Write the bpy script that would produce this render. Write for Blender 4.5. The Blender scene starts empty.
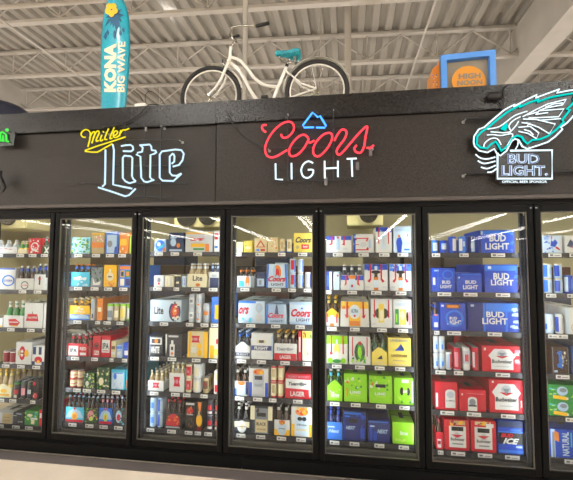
import bpy, bmesh, math, random
from mathutils import Vector, Matrix
random.seed(7)
SC = bpy.context.scene
COL = SC.collection
PI = math.pi
# ------------------------------------------------------------------ camera
CAM = Vector((2.5138, -3.1071, 1.5871)); YAW, PIT, ROL, F = -.1497, .0646, .0046, 396.75
FW = Vector((math.sin(YAW)*math.cos(PIT), math.cos(YAW)*math.cos(PIT), math.sin(PIT)))
_r = Vector((math.cos(YAW), -math.sin(YAW), 0)); _u = _r.cross(FW)
RT = _r*math.cos(ROL)+_u*math.sin(ROL); UP = -_r*math.sin(ROL)+_u*math.cos(ROL)
cd = bpy.data.cameras.new('camera'); cam = bpy.data.objects.new('camera', cd); COL.objects.link(cam)
cam.matrix_world = Matrix(((RT.x, UP.x, -FW.x, CAM.x), (RT.y, UP.y, -FW.y, CAM.y), (RT.z, UP.z, -FW.z, CAM.z), (0, 0, 0, 1)))
cd.sensor_width = 36; cd.lens = F/573*36; cd.clip_end = 200; cd.clip_start = .05
SC.camera = cam
def W(px, py, Y):
    """the point of the upright plane y=Y that the photograph shows at a pixel"""
    d = FW+RT*((px-286.5)/F)-UP*((py-240)/F)
    return CAM+d*((Y-CAM.y)/d.y)
# ------------------------------------------------------------------ world, exposure, light
wd = bpy.data.worlds.new('world'); SC.world = wd; wd.use_nodes = True
wd.node_tree.nodes['Background'].inputs[0].default_value = (.9, .82, .72, 1)
wd.node_tree.nodes['Background'].inputs[1].default_value = .35
SC.view_settings.view_transform = 'Standard'; SC.view_settings.look = 'None'
SC.view_settings.exposure = 0.0; SC.view_settings.gamma = 1; SC.view_settings.use_curve_mapping = False
STRIP_POWER = 44.0      # store strip lights (emission)
LED_POWER = 2.1        # each LED strip inside the cooler, watts
COLD_POWER = 19.0      # lamps over the cold room
FILL_LAMP_POWER = 165.0       # unseen fill lamps added behind the header to brighten the roof deck
# ------------------------------------------------------------------ materials
MATS = {}
def s2l(c): return c/12.92 if c <= .04045 else ((c+.055)/1.055)**2.4
def hexc(h): return tuple(s2l(int(h[i:i+2], 16)/255) for i in (0, 2, 4))
def mat(name, col, rough=.5, metal=0, emit=0, spec=.5, bump=0, bscale=200, vary=0, vscale=8, coat=0, trans=0):
    if name in MATS: return MATS[name]
    if isinstance(col, str): col = hexc(col)
    m = bpy.data.materials.new(name); m.use_nodes = True; nt = m.node_tree; b = nt.nodes['Principled BSDF']
    b.inputs['Base Color'].default_value = (*col, 1); b.inputs['Roughness'].default_value = rough
    b.inputs['Metallic'].default_value = metal; b.inputs['Specular IOR Level'].default_value = spec
    if coat: b.inputs['Coat Weight'].default_value = coat; b.inputs['Coat Roughness'].default_value = .1
    if trans: b.inputs['Transmission Weight'].default_value = trans
    if emit:
        b.inputs['Emission Color'].default_value = (*col, 1); b.inputs['Emission Strength'].default_value = emit
    tc = nt.nodes.new('ShaderNodeTexCoord')
    if bump:
        n = nt.nodes.new('ShaderNodeTexNoise'); n.inputs['Scale'].default_value = bscale; n.inputs['Detail'].default_value = 3
        bp = nt.nodes.new('ShaderNodeBump'); bp.inputs['Strength'].default_value = bump; bp.inputs['Distance'].default_value = .004
        nt.links.new(tc.outputs['Object'], n.inputs['Vector']); nt.links.new(n.outputs['Fac'], bp.inputs['Height']); nt.links.new(bp.outputs['Normal'], b.inputs['Normal'])
    if vary:
        n = nt.nodes.new('ShaderNodeTexNoise'); n.inputs['Scale'].default_value = vscale; n.inputs['Detail'].default_value = 5
        r = nt.nodes.new('ShaderNodeValToRGB')
        r.color_ramp.elements[0].position = .3; r.color_ramp.elements[1].position = .7
        r.color_ramp.elements[0].color = (*[c*(1-vary) for c in col], 1); r.color_ramp.elements[1].color = (*[min(1, c*(1+vary)) for c in col], 1)
        nt.links.new(tc.outputs['Object'], n.inputs['Vector']); nt.links.new(n.outputs['Fac'], r.inputs['Fac']); nt.links.new(r.outputs['Color'], b.inputs['Base Color'])
    MATS[name] = m; return m
CN = dict(W='d9d9d4', w='c9cbcb', K='141418', k='33343a', R='c8102a', r='8f1824', B='1646b8', b='2b74d8', N='14266b', n='20345c', C='d8c79a', c='b9a377',
          Y='f0b81c', y='e6cf5a', G='2f8a3c', g='1c4a2a', L='8ed11a', l='b6dc50', O='e0812a', T='3fb4cf', t='9fd4e2', S='b4bac0', s='7e858c', P='d88a9a',
          A='6b4a2c', a='3c2414', I='a9c3dd', M='c3d6e4', V='2a2f38', E='e9dfb8')
def pm(c):
    return mat('paint_'+(c if len(c) > 1 else CN[c]), CN.get(c, c), .42, spec=.4)
BLACK = mat('black_frame', '060607', .42, spec=.13)
PANEL = mat('header_panel', '2b2725', .36, spec=.26, bump=.5, bscale=160, vary=.55, vscale=130)
BAND = mat('header_band', '1f1d1e', .2, spec=.45, bump=.2, bscale=320, vary=.5, vscale=130)
TRIM = mat('header_trim', '4a4441', .4, metal=.2)
KICK = mat('kick_panel', '060607', .42, spec=.15)
STEEL = mat('painted_steel', 'b4afa8', .6, vary=.06, vscale=2)
DECK = mat('roof_deck', '98938b', .7, vary=.06, vscale=1)
FLOOR = mat('floor_concrete', 'efdfcc', .45, vary=.07, vscale=3)
GREYSTRIP = mat('floor_strip', '6a6260', .5, vary=.1, vscale=5)
CREAM = mat('cold_room_wall', 'c9c3a2', .55, vary=.05, vscale=4)
DARKFL = mat('cold_room_floor', '4a463c', .7)
SHELF = mat('shelf_wire', '2c2d31', .45, metal=.3)
LIP = mat('shelf_lip', '25262b', .4)
DECKB = mat('bottom_deck', '56534c', .5)
TAG = mat('price_tag', 'e0ded6', .5); TAGB = mat('price_tag_print', '6f7076', .5)
GALV = mat('galvanised', '8f959b', .35, metal=.8)
TYRE = mat('tyre', '2c2a2b', .7); WHITE = mat('white_enamel', 'f0eee9', .3, coat=.4); CHROME = mat('chrome', 'c8c6c2', .2, metal=1)
RUB = mat('rubber', '111113', .5)
FANK = mat('fan_guard', '55534a', .6)
def glow(name, col, st):
    if name in MATS: return MATS[name]
    m = bpy.data.materials.new(name); m.use_nodes = True; nt = m.node_tree; nt.nodes.clear()
    e = nt.nodes.new('ShaderNodeEmission'); e.inputs[0].default_value = (*col, 1); e.inputs[1].default_value = st
    o = nt.nodes.new('ShaderNodeOutputMaterial'); nt.links.new(e.outputs[0], o.inputs[0]); MATS[name] = m; return m
def glass_mat():
    m = bpy.data.materials.new('door_glass'); m.use_nodes = True; nt = m.node_tree; nt.nodes.clear()
    tr = nt.nodes.new('ShaderNodeBsdfTransparent'); tr.inputs[0].default_value = (.96, .97, .965, 1)
    gl = nt.nodes.new('ShaderNodeBsdfGlossy'); gl.inputs['Roughness'].default_value = .02
    fr = nt.nodes.new('ShaderNodeFresnel'); fr.inputs[0].default_value = 1.4
    mx = nt.nodes.new('ShaderNodeMixShader'); o = nt.nodes.new('ShaderNodeOutputMaterial')
    nt.links.new(fr.outputs[0], mx.inputs[0]); nt.links.new(tr.outputs[0], mx.inputs[1]); nt.links.new(gl.outputs[0], mx.inputs[2]); nt.links.new(mx.outputs[0], o.inputs[0])
    return m
GLASS = glass_mat()
# ------------------------------------------------------------------ mesh builder
class MB:
    def __init__(s): s.v = []; s.f = []; s.mi = []; s.m = []; s.sm = []
    def slot(s, m):
        if m not in s.m: s.m.append(m)
        return s.m.index(m)
    def add(s, vs, fs, m, smooth=False):
        o = len(s.v); s.v += [tuple(v) for v in vs]; k = s.slot(m)
        for f in fs: s.f.append([o+i for i in f]); s.mi.append(k); s.sm.append(smooth)
    def box(s, a, b, m, bev=0):
        x0, y0, z0 = a; x1, y1, z1 = b
        if bev <= 0:
            s.add([(x0, y0, z0), (x1, y0, z0), (x1, y1, z0), (x0, y1, z0), (x0, y0, z1), (x1, y0, z1), (x1, y1, z1), (x0, y1, z1)],
                  [(0, 3, 2, 1), (4, 5, 6, 7), (0, 1, 5, 4), (1, 2, 6, 5), (2, 3, 7, 6), (3, 0, 4, 7)], m); return
        bm = bmesh.new(); bmesh.ops.create_cube(bm, size=1)
        for v in bm.verts: v.co = Vector(((x0+x1)/2+v.co.x*(x1-x0), (y0+y1)/2+v.co.y*(y1-y0), (z0+z1)/2+v.co.z*(z1-z0)))
        bmesh.ops.bevel(bm, geom=bm.edges[:], offset=min(bev, abs(x1-x0)/3, abs(y1-y0)/3, abs(z1-z0)/3), segments=2, affect='EDGES')
        bm.verts.index_update(); s.add([v.co[:] for v in bm.verts], [[v.index for v in f.verts] for f in bm.faces], m); bm.free()
    def prism(s, pts, y0, y1, m):
        """outline in x,z extruded in y (thin panels, counter-clockwise seen from -y)"""
        n = len(pts); s.add([(p[0], y0, p[1]) for p in pts]+[(p[0], y1, p[1]) for p in pts],
              [list(range(n)), list(range(2*n-1, n-1, -1))]+[(i, i+n, (i+1) % n+n, (i+1) % n) for i in range(n)], m)
    def lathe(s, prof, c, m, n=12, axis='z', smooth=True):
        vs = []; fs = []
        for r, h in prof:
            for i in range(n):
                a = 2*PI*i/n
                p = (r*math.cos(a), r*math.sin(a), h) if axis == 'z' else ((r*math.cos(a), h, r*math.sin(a)) if axis == 'y' else (h, r*math.cos(a), r*math.sin(a)))
                vs.append((c[0]+p[0], c[1]+p[1], c[2]+p[2]))
        for j in range(len(prof)-1):
            for i in range(n):
                k = (i+1) % n; q = (j*n+i, j*n+k, (j+1)*n+k, (j+1)*n+i); fs.append(q if axis != 'y' else q[::-1])
        s.add(vs, fs, m, smooth)
        s.add(vs[:n], [list(range(n))[::-1]], m); s.add(vs[-n:], [list(range(n))], m)
    def tube(s, pts, r, m, n=8, closed=False, cap=True):
        P = [Vector(p) for p in pts]; N = len(P)
        if N < 2: return
        rs = r if isinstance(r, (list, tuple)) else [r]*N
        vs = []; prev = None
        for i in range(N):
            t = (P[(i+1) % N]-P[i-1]) if closed else (P[min(i+1, N-1)]-P[max(i-1, 0)])
            if t.length < 1e-9: t = Vector((1, 0, 0))
            t.normalize()
            if prev is None:
                a = Vector((0, 1, 0)) if abs(t.y) < .9 else Vector((1, 0, 0)); u = t.cross(a).normalized()
            else:
                u = prev-t*prev.dot(t)
                if u.length < 1e-6: u = t.orthogonal()
                u.normalize()
            prev = u; w = t.cross(u)
            for k in range(n):
                a = 2*PI*k/n; vs.append(P[i]+(u*math.cos(a)+w*math.sin(a))*rs[i])
        fs = []
        for i in range(N if closed else N-1):
            j = (i+1) % N
            for k in range(n): fs.append((i*n+k, i*n+(k+1) % n, j*n+(k+1) % n, j*n+k))
        s.add(vs, fs, m, True)
        if cap and not closed: s.add(vs[:n], [list(range(n))[::-1]], m); s.add(vs[-n:], [list(range(n))], m)
    def build(s, name, parent=None, loc=None):
        me = bpy.data.meshes.new(name); me.from_pydata(s.v, [], s.f)
        for m in s.m: me.materials.append(m)
        me.polygons.foreach_set('material_index', s.mi); me.polygons.foreach_set('use_smooth', s.sm); me.update()
        o = bpy.data.objects.new(name, me); COL.objects.link(o)
        if parent is not None: o.parent = parent
        if loc is not None: o.location = loc
        return o
def smooth(pts, k=5, closed=False):
    """a Catmull-Rom line through the points"""
    P = [Vector(p) for p in pts]; n = len(P); out = []
    if n < 3: return P
    for i in range(n if closed else n-1):
        a, b, c, d = (P[(i-1) % n], P[i], P[(i+1) % n], P[(i+2) % n]) if closed else (P[max(i-1, 0)], P[i], P[i+1], P[min(i+2, n-1)])
        for j in range(k):
            t = j/k; out.append(.5*((2*b)+(c-a)*t+(2*a-5*b+4*c-d)*t*t+(3*b-a-3*c+d)*t**3))
    if not closed: out.append(P[-1])
    return out
def tag(o, label=None, cat=None, group=None, kind=None):
    if label: o['label'] = label
    if cat: o['category'] = cat
    if group: o['group'] = group
    if kind: o['kind'] = kind
    return o
def empty(name, loc=(0, 0, 0)):
    o = bpy.data.objects.new(name, None); COL.objects.link(o); o.location = loc; o.empty_display_size = .05; return o
def struct(mb, name): return tag(mb.build(name), kind='structure')
def copy_tree(o, parent=None):
    c = o.copy(); COL.objects.link(c)
    if parent is not None: c.parent = parent
    for ch in o.children: copy_tree(ch, c)
    return c
# text as flat triangles in a unit box
_T = {}
def text_tris(s, bold=.0, shear=0.0):
    k = (s, bold, shear)
    if k in _T: return _T[k]
    cu = bpy.data.curves.new('t', 'FONT'); cu.body = s; cu.resolution_u = 2; cu.offset = bold; cu.shear = shear; cu.size = 1
    o = bpy.data.objects.new('t', cu); COL.objects.link(o)
    dg = bpy.context.evaluated_depsgraph_get(); dg.update(); ev = o.evaluated_get(dg); me = ev.to_mesh()
    vs = [v.co.copy() for v in me.vertices]; fs = [list(p.vertices) for p in me.polygons]; ev.to_mesh_clear()
    bpy.data.objects.remove(o); bpy.data.curves.remove(cu)
    x0 = min(v.x for v in vs); x1 = max(v.x for v in vs); y0 = min(v.y for v in vs); y1 = max(v.y for v in vs)
    _T[k] = ([((v.x-x0)/(x1-x0), (v.y-y0)/(y1-y0)) for v in vs], fs); return _T[k]
def put_text(mb, s, fn, m, bold=0., shear=0.):
    """fn maps unit text coordinates to a point"""
    vs, fs = text_tris(s, bold, shear); pts = [fn(u, v) for u, v in vs]
    mb.add(pts, fs, m)
# ------------------------------------------------------------------ setting
P_ = .77; SILL = .112; TOPZ = SILL+1.93; HB = TOPZ+.035; HT = 2.926
POST = [-.77, 0, .77, 1.543, 2.301, 3.08, 3.865, 4.62, 5.39]      # post centres
XL, XR = -.77, 5.39
m = MB(); m.box((-26, -56, -.1), (28, 16, 0), FLOOR); struct(m, 'floor')
m = MB(); m.box((-26, -.145, 0), (28, -.012, .004), GREYSTRIP); struct(m, 'trim_1')
def ceil_z(x, y): return 6.935-.031*x
m = MB(); pts = []
x = -26.0
while x < 28:
    for dx, dz in ((0, 0), (.13, 0), (.16, .085), (.27, .085)): pts.append((x+dx, ceil_z(x+dx, 0)+dz))
    x += .3
n = len(pts); m.add([(a, -56, b) for a, b in pts]+[(a, 16, b) for a, b in pts]+[(a, -56, b+.1) for a, b in pts]+[(a, 16, b+.1) for a, b in pts],
    [(i, i+n, i+n+1, i+1) for i in range(n-1)]+[(i+2*n, i+1+2*n, i+n+1+2*n, i+n+2*n) for i in range(n-1)], DECK); struct(m, 'ceiling')
WALLM = mat('store_wall', 'b8ab99', .7)
m = MB(); m.box((-26.2, -56, 0), (-26, 16, 7.9), WALLM); struct(m, 'wall_left')
m = MB(); m.box((28, -56, 0), (28.2, 16, 7.9), WALLM); struct(m, 'wall_right')
m = MB(); m.box((-26, 16, 0), (28, 16.2, 7.9), WALLM); struct(m, 'wall_rear')
m = MB(); m.box((-26, -56.2, 0), (28, -56, 7.9), WALLM); struct(m, 'wall_back')
# header wall over the doors: lower panels, glossier band along the top, trim along the bottom
def seam(px): return W(px, 170, -.03).x
band = lambda x: 2.752+.004*x
xs = [-1.6, seam(216), 7.4]
for i in range(2):
    a, b = xs[i]+.004, xs[i+1]-.004
    m = MB(); m.box((a, -.03-(.012 if i else 0), HB+.03), (b, .05, band(0)-.01), PANEL, .004); struct(m, 'wall_front_'+('a', 'b')[i]).name = 'wall_front'
m = MB(); m.box((-1.6, -.06, band(0)-.008), (seam(216)-.002, .05, HT), BAND, .004); m.box((seam(216)+.002, -.066, band(0)-.008), (7.4, .05, HT), BAND, .004); struct(m, 'trim_2')
m = MB(); m.box((-1.6, -.05, HB), (7.4, .05, HB+.028), TRIM, .006); struct(m, 'trim_3')
m = MB(); m.box((-2.4, 0, .0), (XL-.052, .3, HB-.002), PANEL, .004); struct(m, 'wall_front_left'); m = MB(); m.box((XR+.052, 0, 0), (7.4, .055, HB-.002), PANEL, .004); struct(m, 'wall_front_right')
m = MB(); m.box((-2.4, -.03, HB+.03), (-1.604, .3, HT), PANEL, .004); struct(m, 'wall_front_end')
# cold room behind
m = MB(); m.box((-2.3, 2.3, 0), (7.4, 2.4, 2.7), CREAM); struct(m, 'wall_inner_back')
m = MB(); m.box((-2.4, .3, 0), (-2.3, 2.4, 2.7), CREAM); struct(m, 'wall_inner_left')
m = MB(); m.box((7.4, .06, 0), (7.5, 2.4, 2.7), CREAM); struct(m, 'wall_inner_right')
m = MB(); m.box((-2.3, .06, 2.72), (7.5, 2.4, 2.88), CREAM); struct(m, 'ceiling_inner')
m = MB(); m.box((XL-.05, .062, .001), (7.4, 2.3, .02), DARKFL); struct(m, 'floor_inner')
# ------------------------------------------------------------------ cooler: frame and doors
root = tag(empty('display_cooler', (2, 0, 0)), 'long black walk-in cooler case whose posts and kick panel carry seven glass doors', 'cooler')
off = Vector((-2, 0, 0))
m = MB(); xs = [XL-.05, POST[3]+.16, XR+.05]
for a, b in zip(xs, xs[1:]): m.box((a+.0015, -.012, .012), (b-.0015, .06, SILL-.012), KICK, .003)
m.build('kick_panel', root, off)
m = MB(); m.box((XL-.05, .0, SILL-.012), (XR+.05, .09, SILL+.0), BLACK); m.build('sill', root, off)
m = MB(); m.box((XL-.05, .0, TOPZ+.002), (XR+.05, .09, HB), BLACK); m.build('head_rail', root, off)
for x in POST:
    m = MB(); m.box((x-.022, .045, SILL), (x+.022, .1, TOPZ+.002), BLACK); m.build('post', root, off)
LEDM = glow('led_lens', (.75, .88, 1), .9)
ORD = ['leftmost', 'second', 'third', 'fourth', 'fifth', 'sixth', 'rightmost']
DOORW = ['green neon lettering', 'yellow script neon', 'white blackletter neon', 'blue mountain neon', 'red script neon', 'bird-head neon', 'end of the bird-head neon']
FRW = .052; FRS = .042
for i in range(7):
    x0, x1 = POST[i]+.004, POST[i+1]-.004; z0, z1 = SILL+.004, TOPZ-.002
    d = tag(empty('cooler_door', (x0, 0, z0)), 'black-framed glass cooler door, the %s one of the seven' % ORD[i], 'door', 'glass doors of the cooler')
    o = Vector((-x0, 0, -z0))
    m = MB()
    m.box((x0, 0, z0), (x0+FRS, .042, z1), BLACK, .004); m.box((x1-FRS, 0, z0), (x1, .042, z1), BLACK, .004)
    m.box((x0+FRS, 0, z0), (x1-FRS, .042, z0+FRW), BLACK, .004); m.box((x0+FRS, 0, z1-FRW), (x1-FRS, .042, z1), BLACK, .004)
    m.build('door_frame', d, o)
    e = .007; m = MB(); a, b, c, f = x0+FRS, x1-FRS, z0+FRW, z1-FRW; gm = mat('spacer', '5f5c55', .4, metal=.5)
    m.box((a, .006, c), (a+e, .02, f), gm); m.box((b-e, .006, c), (b, .02, f), gm); m.box((a+e, .006, c), (b-e, .02, c+e), gm); m.box((a+e, .006, f-e), (b-e, .02, f), gm)
    m.build('glass_spacer', d, o)
    for q, (yy, bow) in enumerate(((.012, -.0012), (.03, .0014))):
        m = MB(); nx, nz = 12, 24; ph = random.uniform(-.3, .3); vs = []
        for j in range(nz+1):
            for k in range(nx+1):
                u, v = k/nx, j/nz
                dy = bow*((1-(2*u-1)**2)*(.6+.4*math.sin(v*5+ph*6))+.25*math.sin(v*9+ph*9)*(1 if q else -1))
                vs.append((a+u*(b-a), yy+dy, c+v*(f-c)))
        m.add(vs, [(j*(nx+1)+k, j*(nx+1)+k+1, (j+1)*(nx+1)+k+1, (j+1)*(nx+1)+k) for j in range(nz) for k in range(nx)], GLASS, True)
        m.build('glass_pane', d, o)
    m = MB(); m.box((x1-.02 if i % 2 else x0+.008, -.004, TOPZ-.03), (x1-.008 if i % 2 else x0+.02, .001, TOPZ-.022), GALV); m.build('hinge_pin', d, o)
# LED strips on the posts, perforated uprights behind them
for i, x in enumerate(POST[:8]):
    for sd in ((-1, 1)):
        if (i == 0 and sd < 0): continue
        nm = 'led_strip_light'
        r = tag(empty(nm, (x+sd*.02, .105, SILL)), 'slim white LED strip on the %s face of the %s cooler post' % ('left' if sd < 0 else 'right', (['leftmost', 'second', 'third', 'fourth', 'fifth', 'sixth', 'seventh', 'eighth'])[i]), 'light', 'LED strips inside the cooler')
        m = MB(); m.box((-.008, -.004, .06), (.008, .004, 1.86), mat('upright_metal', '3b4147', .5)); m.build('housing', r)
        m = MB(); m.box((-.005 if sd < 0 else -.001, .0045, .08), (.001 if sd < 0 else .005, .008, 1.84), LEDM); m.build('lens', r)
        la = bpy.data.lights.new('led', 'AREA'); la.shape = 'RECTANGLE'; la.size = .03; la.size_y = 1.7; la.energy = LED_POWER; la.color = (.86, .94, 1)
        lo = bpy.data.objects.new('led_lamp', la); COL.objects.link(lo); lo.location = (x+sd*.056, .1, SILL+.95)
        dr = Vector((sd*.92, .38, 0)).normalized(); lo.rotation_euler = dr.to_track_quat('-Z', 'Z').to_euler()
        dr2 = dr; zz = -dr2; xx = Vector((0, 0, 1)).cross(zz).normalized(); yy = zz.cross(xx)
        lo.matrix_world = Matrix(((xx.x, yy.x, zz.x, lo.location.x), (xx.y, yy.y, zz.y, lo.location.y), (xx.z, yy.z, zz.z, lo.location.z), (0, 0, 0, 1)))
SH_D = .66
up = None
for i in range(7):
    for sd in (-1, 1):
        x = POST[i]+.037 if sd < 0 else POST[i+1]-.037
        if up is None:
            up = empty('shelf_upright'); m = MB(); m.box((-.014, 0, 0), (.014, .022, 1.9), mat('upright_metal', '3b4147', .5)); m.build('channel', up)
            m = MB()
            for k in range(62): m.box((-.005, -.0008, .03+k*.03), (.005, -.0002, .046+k*.03), RUB)
            m.build('slots', up); r = up
        else: r = copy_tree(up)
        r.location = (x, .12, SILL)
        tag(r, 'slotted metal shelf upright at the %s side behind the %s glass door' % ('left' if sd < 0 else 'right', ORD[i]), 'shelf upright', 'shelf uprights in the cooler')
# ------------------------------------------------------------------ shelves
ROWN = ['top', 'second', 'third', 'fourth', 'fifth', 'bottom']
YF = .16
ROWS = {0: (25, [254, 290, 328, 364.5, 399, 425]), 1: (97, [254, 287, 320.5, 357, 388.7, 423.6]), 2: (182, [252.3, 287.3, 322.3, 357.3, 392.3, 429.3]),
        3: (273, [252.7, 288, 324, 360, 397.5, 434.8]), 4: (370, [253, 290.7, 327.5, 365.2, 403, 442]), 5: (480, [253.3, 292.6, 331.5, 371.3, 411.8, 452]),
        6: (558, [253.3, 293.5, 334, 374, 416, 457.5])}
RZ = {}
for i, (px, ys) in ROWS.items():
    for r_, py in enumerate(ys): RZ[i, r_] = W(px, py, YF).z
TAGS = {}
def shelves():
    for i in range(7):
        x0, x1 = POST[i]+.08, POST[i+1]-.08
        for r_ in range(6):
            z = RZ[i, r_]; s = tag(empty('shelf', (x0, YF, z)), 'dark wire shelf with white price tags, %s one behind the %s glass door' % (ROWN[r_], ORD[i]), 'shelf', 'cooler shelves')
            w = x1-x0; m = MB()
            for k in range(int(w/.034)+1): m.box((k*.034, 0, -.010), (k*.034+.006, SH_D, -.0035), SHELF)
            for y in (.02, .33, .62): m.box((0, y, -.018), (w, y+.008, -.0105), SHELF)
            m.build('wire_deck', s)
            m = MB(); m.box((-.055, -.020, -.036), (w+.055, -.008, .003), LIP, .002); m.build('front_rail', s)
            for q, (tx, tw) in enumerate(TAGS.get((i, r_), [])):
                m = MB(); m.box((tx-tw/2, -.0235, -.029), (tx+tw/2, -.0205, -.001), TAG)
                m.box((tx-tw*.4, -.0241, -.022), (tx-tw*.15, -.0236, -.008), TAGB); m.box((tx-tw*.05, -.0241, -.02), (tx+tw*.38, -.0236, -.015), TAGB)
                m.build('price_tag', s, (-x0+0, 0, 0))
    for i in range(7):
        z = RZ[i, 5]; m = MB(); x0, x1 = POST[i]+.05, POST[i+1]-.05
        m.add([(x0, .11, SILL-.012), (x1, .11, SILL-.012), (x1, .8, SILL-.012), (x0, .8, SILL-.012), (x0, .11, SILL+.002), (x1, .11, SILL+.002), (x1, .8, SILL+.002), (x0, .8, SILL+.002)],
              [(0, 3, 2, 1), (4, 5, 6, 7), (0, 1, 5, 4), (1, 2, 6, 5), (2, 3, 7, 6), (3, 0, 4, 7)], DECKB)
        zt = z-.042
        if i: m.box((x0, .115, SILL+.0025), (x1, .121, zt), DECKB)
        o = m.build('bottom_deck'); tag(o, 'grey sloping deck under the bottom shelf behind the %s glass door' % ORD[i], 'cooler deck', 'grey decks at the foot of the cooler')
# ------------------------------------------------------------------ products
def art(mb, ops, x0, x1, z0, z1, y, taper=0):
    """printed shapes laid on the front face of a carton"""
    L = .0004; w, h = x1-x0, z1-z0
    def P(u, v, yy):
        v = min(max(v, .006), .994); u = min(max(u, .006), .994)
        k = 1-taper*v; return ((x0+x1)/2+(u-.5)*w*k, yy, z0+v*h)
    n = 0
    for op in [q.strip() for q in ops.split(';') if q.strip()]:
        t = op.split(); n += 1; yy = y-L*n
        if t[0] == 'r':
            a, b, c, d = map(float, t[1:5]); mb.add([P(a, b, yy), P(c, b, yy), P(c, d, yy), P(a, d, yy)], [(0, 1, 2, 3)], pm(t[5]))
        elif t[0] == 'e':
            a, b, c, d = map(float, t[1:5]); k = 14
            mb.add([P(a+c*math.cos(2*PI*i/k), b+d*math.sin(2*PI*i/k), yy) for i in range(k)], [list(range(k))], pm(t[5]))
        elif t[0] == 'o':
            a, b, c, d = map(float, t[1:5]); k = 16; q = .78
            mb.add([P(a+c*s*math.cos(2*PI*i/k), b+d*s*math.sin(2*PI*i/k), yy) for s in (1, q) for i in range(k)], [(i, (i+1) % k, k+(i+1) % k, k+i) for i in range(k)], pm(t[5]))
        elif t[0] == 'p':
            q = list(map(float, t[2:])); mb.add([P(q[i], q[i+1], yy) for i in range(0, len(q), 2)], [list(range(len(q)//2))], pm(t[1]))
        elif t[0] == 't':
            a, b, c, d = map(float, t[1:5]); sh = float(t[6]); s = ' '.join(t[7:])
            put_text(mb, s, lambda u, v: P(a+(c-a)*u, b+(d-b)*v, yy), pm(t[5]), .045 if sh else .03, sh)
        elif t[0] == 'T':      # text running upwards
            a, b, c, d = map(float, t[1:5]); sh = float(t[6]); s = ' '.join(t[7:])
            put_text(mb, s, lambda u, v: P(c-(c-a)*v, b+(d-b)*u, yy), pm(t[5]), .045 if sh else .03, sh)
        elif t[0] == 'd':      # dots
            a, b, c, d = map(float, t[1:5]); cols = t[5]; cnt = int(t[6]); rr = random.Random(cnt*7+len(ops))
            for j in range(cnt):
                u, v = rr.uniform(a, c), rr.uniform(b, d); s = rr.uniform(.03, .07); q = yy-.00001*j
                mb.add([P(u-s, v-s*.6, q), P(u+s, v-s*.8, q), P(u+s*.7, v+s, q), P(u-s*.8, v+s*.7, q)], [(0, 1, 2, 3)], pm(cols[j % len(cols)]))
def carton_mb(w, h, d, col, ops, taper=0, gable=False):
    m = MB(); M = pm(col)
    if taper or gable:
        if gable:
            pts = [(-w/2, 0), (w/2, 0), (w/2, h*.72), (w*.12, h), (-w*.12, h), (-w/2, h*.72)]
        else: pts = [(-w/2, 0), (w/2, 0), (w/2*(1-taper), h), (-w/2*(1-taper), h)]
        m.prism(pts, 0, d, M)
        if taper: m.box((-w*.2, d*.47, h), (w*.2, d*.53, h+.012), M)
    else:
        m.box((-w/2, 0, 0), (w/2, d, h), M, .003)
        m.box((-w/2+.004, d*.48, h), (w/2-.004, d*.52, h+.0006), pm('k')); m.box((-w*.1, d*.3, h+.0006), (w*.1, d*.7, h+.001), pm('k'))
    art(m, ops, -w/2, w/2, 0, h, -.0003, taper)
    return m
BOT = {}
def bottle_mesh(h, r, gl, lab, cap, neck=None):
    k = (round(h, 3), round(r, 4), gl, lab, cap, neck)
    if k in BOT: return BOT[k]
    g = mat('bottle_'+gl, CN[gl], .12, spec=.7); m = MB()
    m.lathe([(r*.9, 0), (r, h*.03), (r, h*.55), (r*.85, h*.66), (r*.42, h*.78), (r*.38, h*.95)], (0, 0, 0), g, 12)
    m.lathe([(r*1.02, h*.14), (r*1.02, h*.46)], (0, 0, 0), pm(lab), 12)
    m.lathe([(r*.46, h*.78), (r*.44, h*.88)], (0, 0, 0), pm(neck or lab), 12)
    body = m.build('bottle'); c = MB(); c.lathe([(r*.46, h*.94), (r*.5, h*.96), (r*.46, h)], (0, 0, 0), pm(cap), 10); cp = c.build('bottle_cap')
    a = (body.data, cp.data); bpy.data.objects.remove(body); bpy.data.objects.remove(cp); BOT[k] = a; return a
def put_bottle(parent, loc, spec):
    a, b = bottle_mesh(*spec); o = bpy.data.objects.new('bottle', a); COL.objects.link(o); o.parent = parent; o.location = loc
    c = bpy.data.objects.new('cap', b); COL.objects.link(c); c.parent = o; return o
CAN = {}
def can_mesh(h, r, col, ops):
    k = (round(h, 3), round(r, 4), col, ops)
    if k in CAN: return CAN[k]
    m = MB(); al = mat('can_metal', 'b9bdc2', .3, metal=.8); n = 16
    m.lathe([(r*.8, 0), (r*.98, h*.04), (r, h*.06), (r, h*.92), (r*.86, h*.985)], (0, 0, 0), pm(col), n)
    for op in [q.strip() for q in ops.split(';') if q.strip()]:
        t = op.split()
        if t[0] == 'band': m.lathe([(r*1.01, h*float(t[1])), (r*1.01, h*float(t[2]))], (0, 0, 0), pm(t[3]), n)
        elif t[0] == 'lab':   # wrapped patch towards the front: lab centre(u) width v0 v1 col
            c, w, v0, v1 = map(float, t[1:5]); k8 = 6; vs = []
            for v in (v0, v1):
                for i in range(k8+1):
                    a = -PI/2+(c+(i/k8-.5)*w)*PI; vs.append((r*1.025*math.cos(a), r*1.025*math.sin(a), h*v))
            m.add(vs, [(i, i+1, k8+2+i, k8+1+i) for i in range(k8)], pm(t[5]), True)
    body = m.build('can'); l = MB(); l.lathe([(r*.86, h*.985), (r*.86, h), (r*.78, h), (r*.76, h*.988)], (0, 0, 0), al, n); l.box((-r*.2, -r*.35, h*.988), (r*.2, r*.25, h*.996), al); lo = l.build('can_lid')
    a = (body.data, lo.data); bpy.data.objects.remove(body); bpy.data.objects.remove(lo); CAN[k] = a; return a
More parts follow.
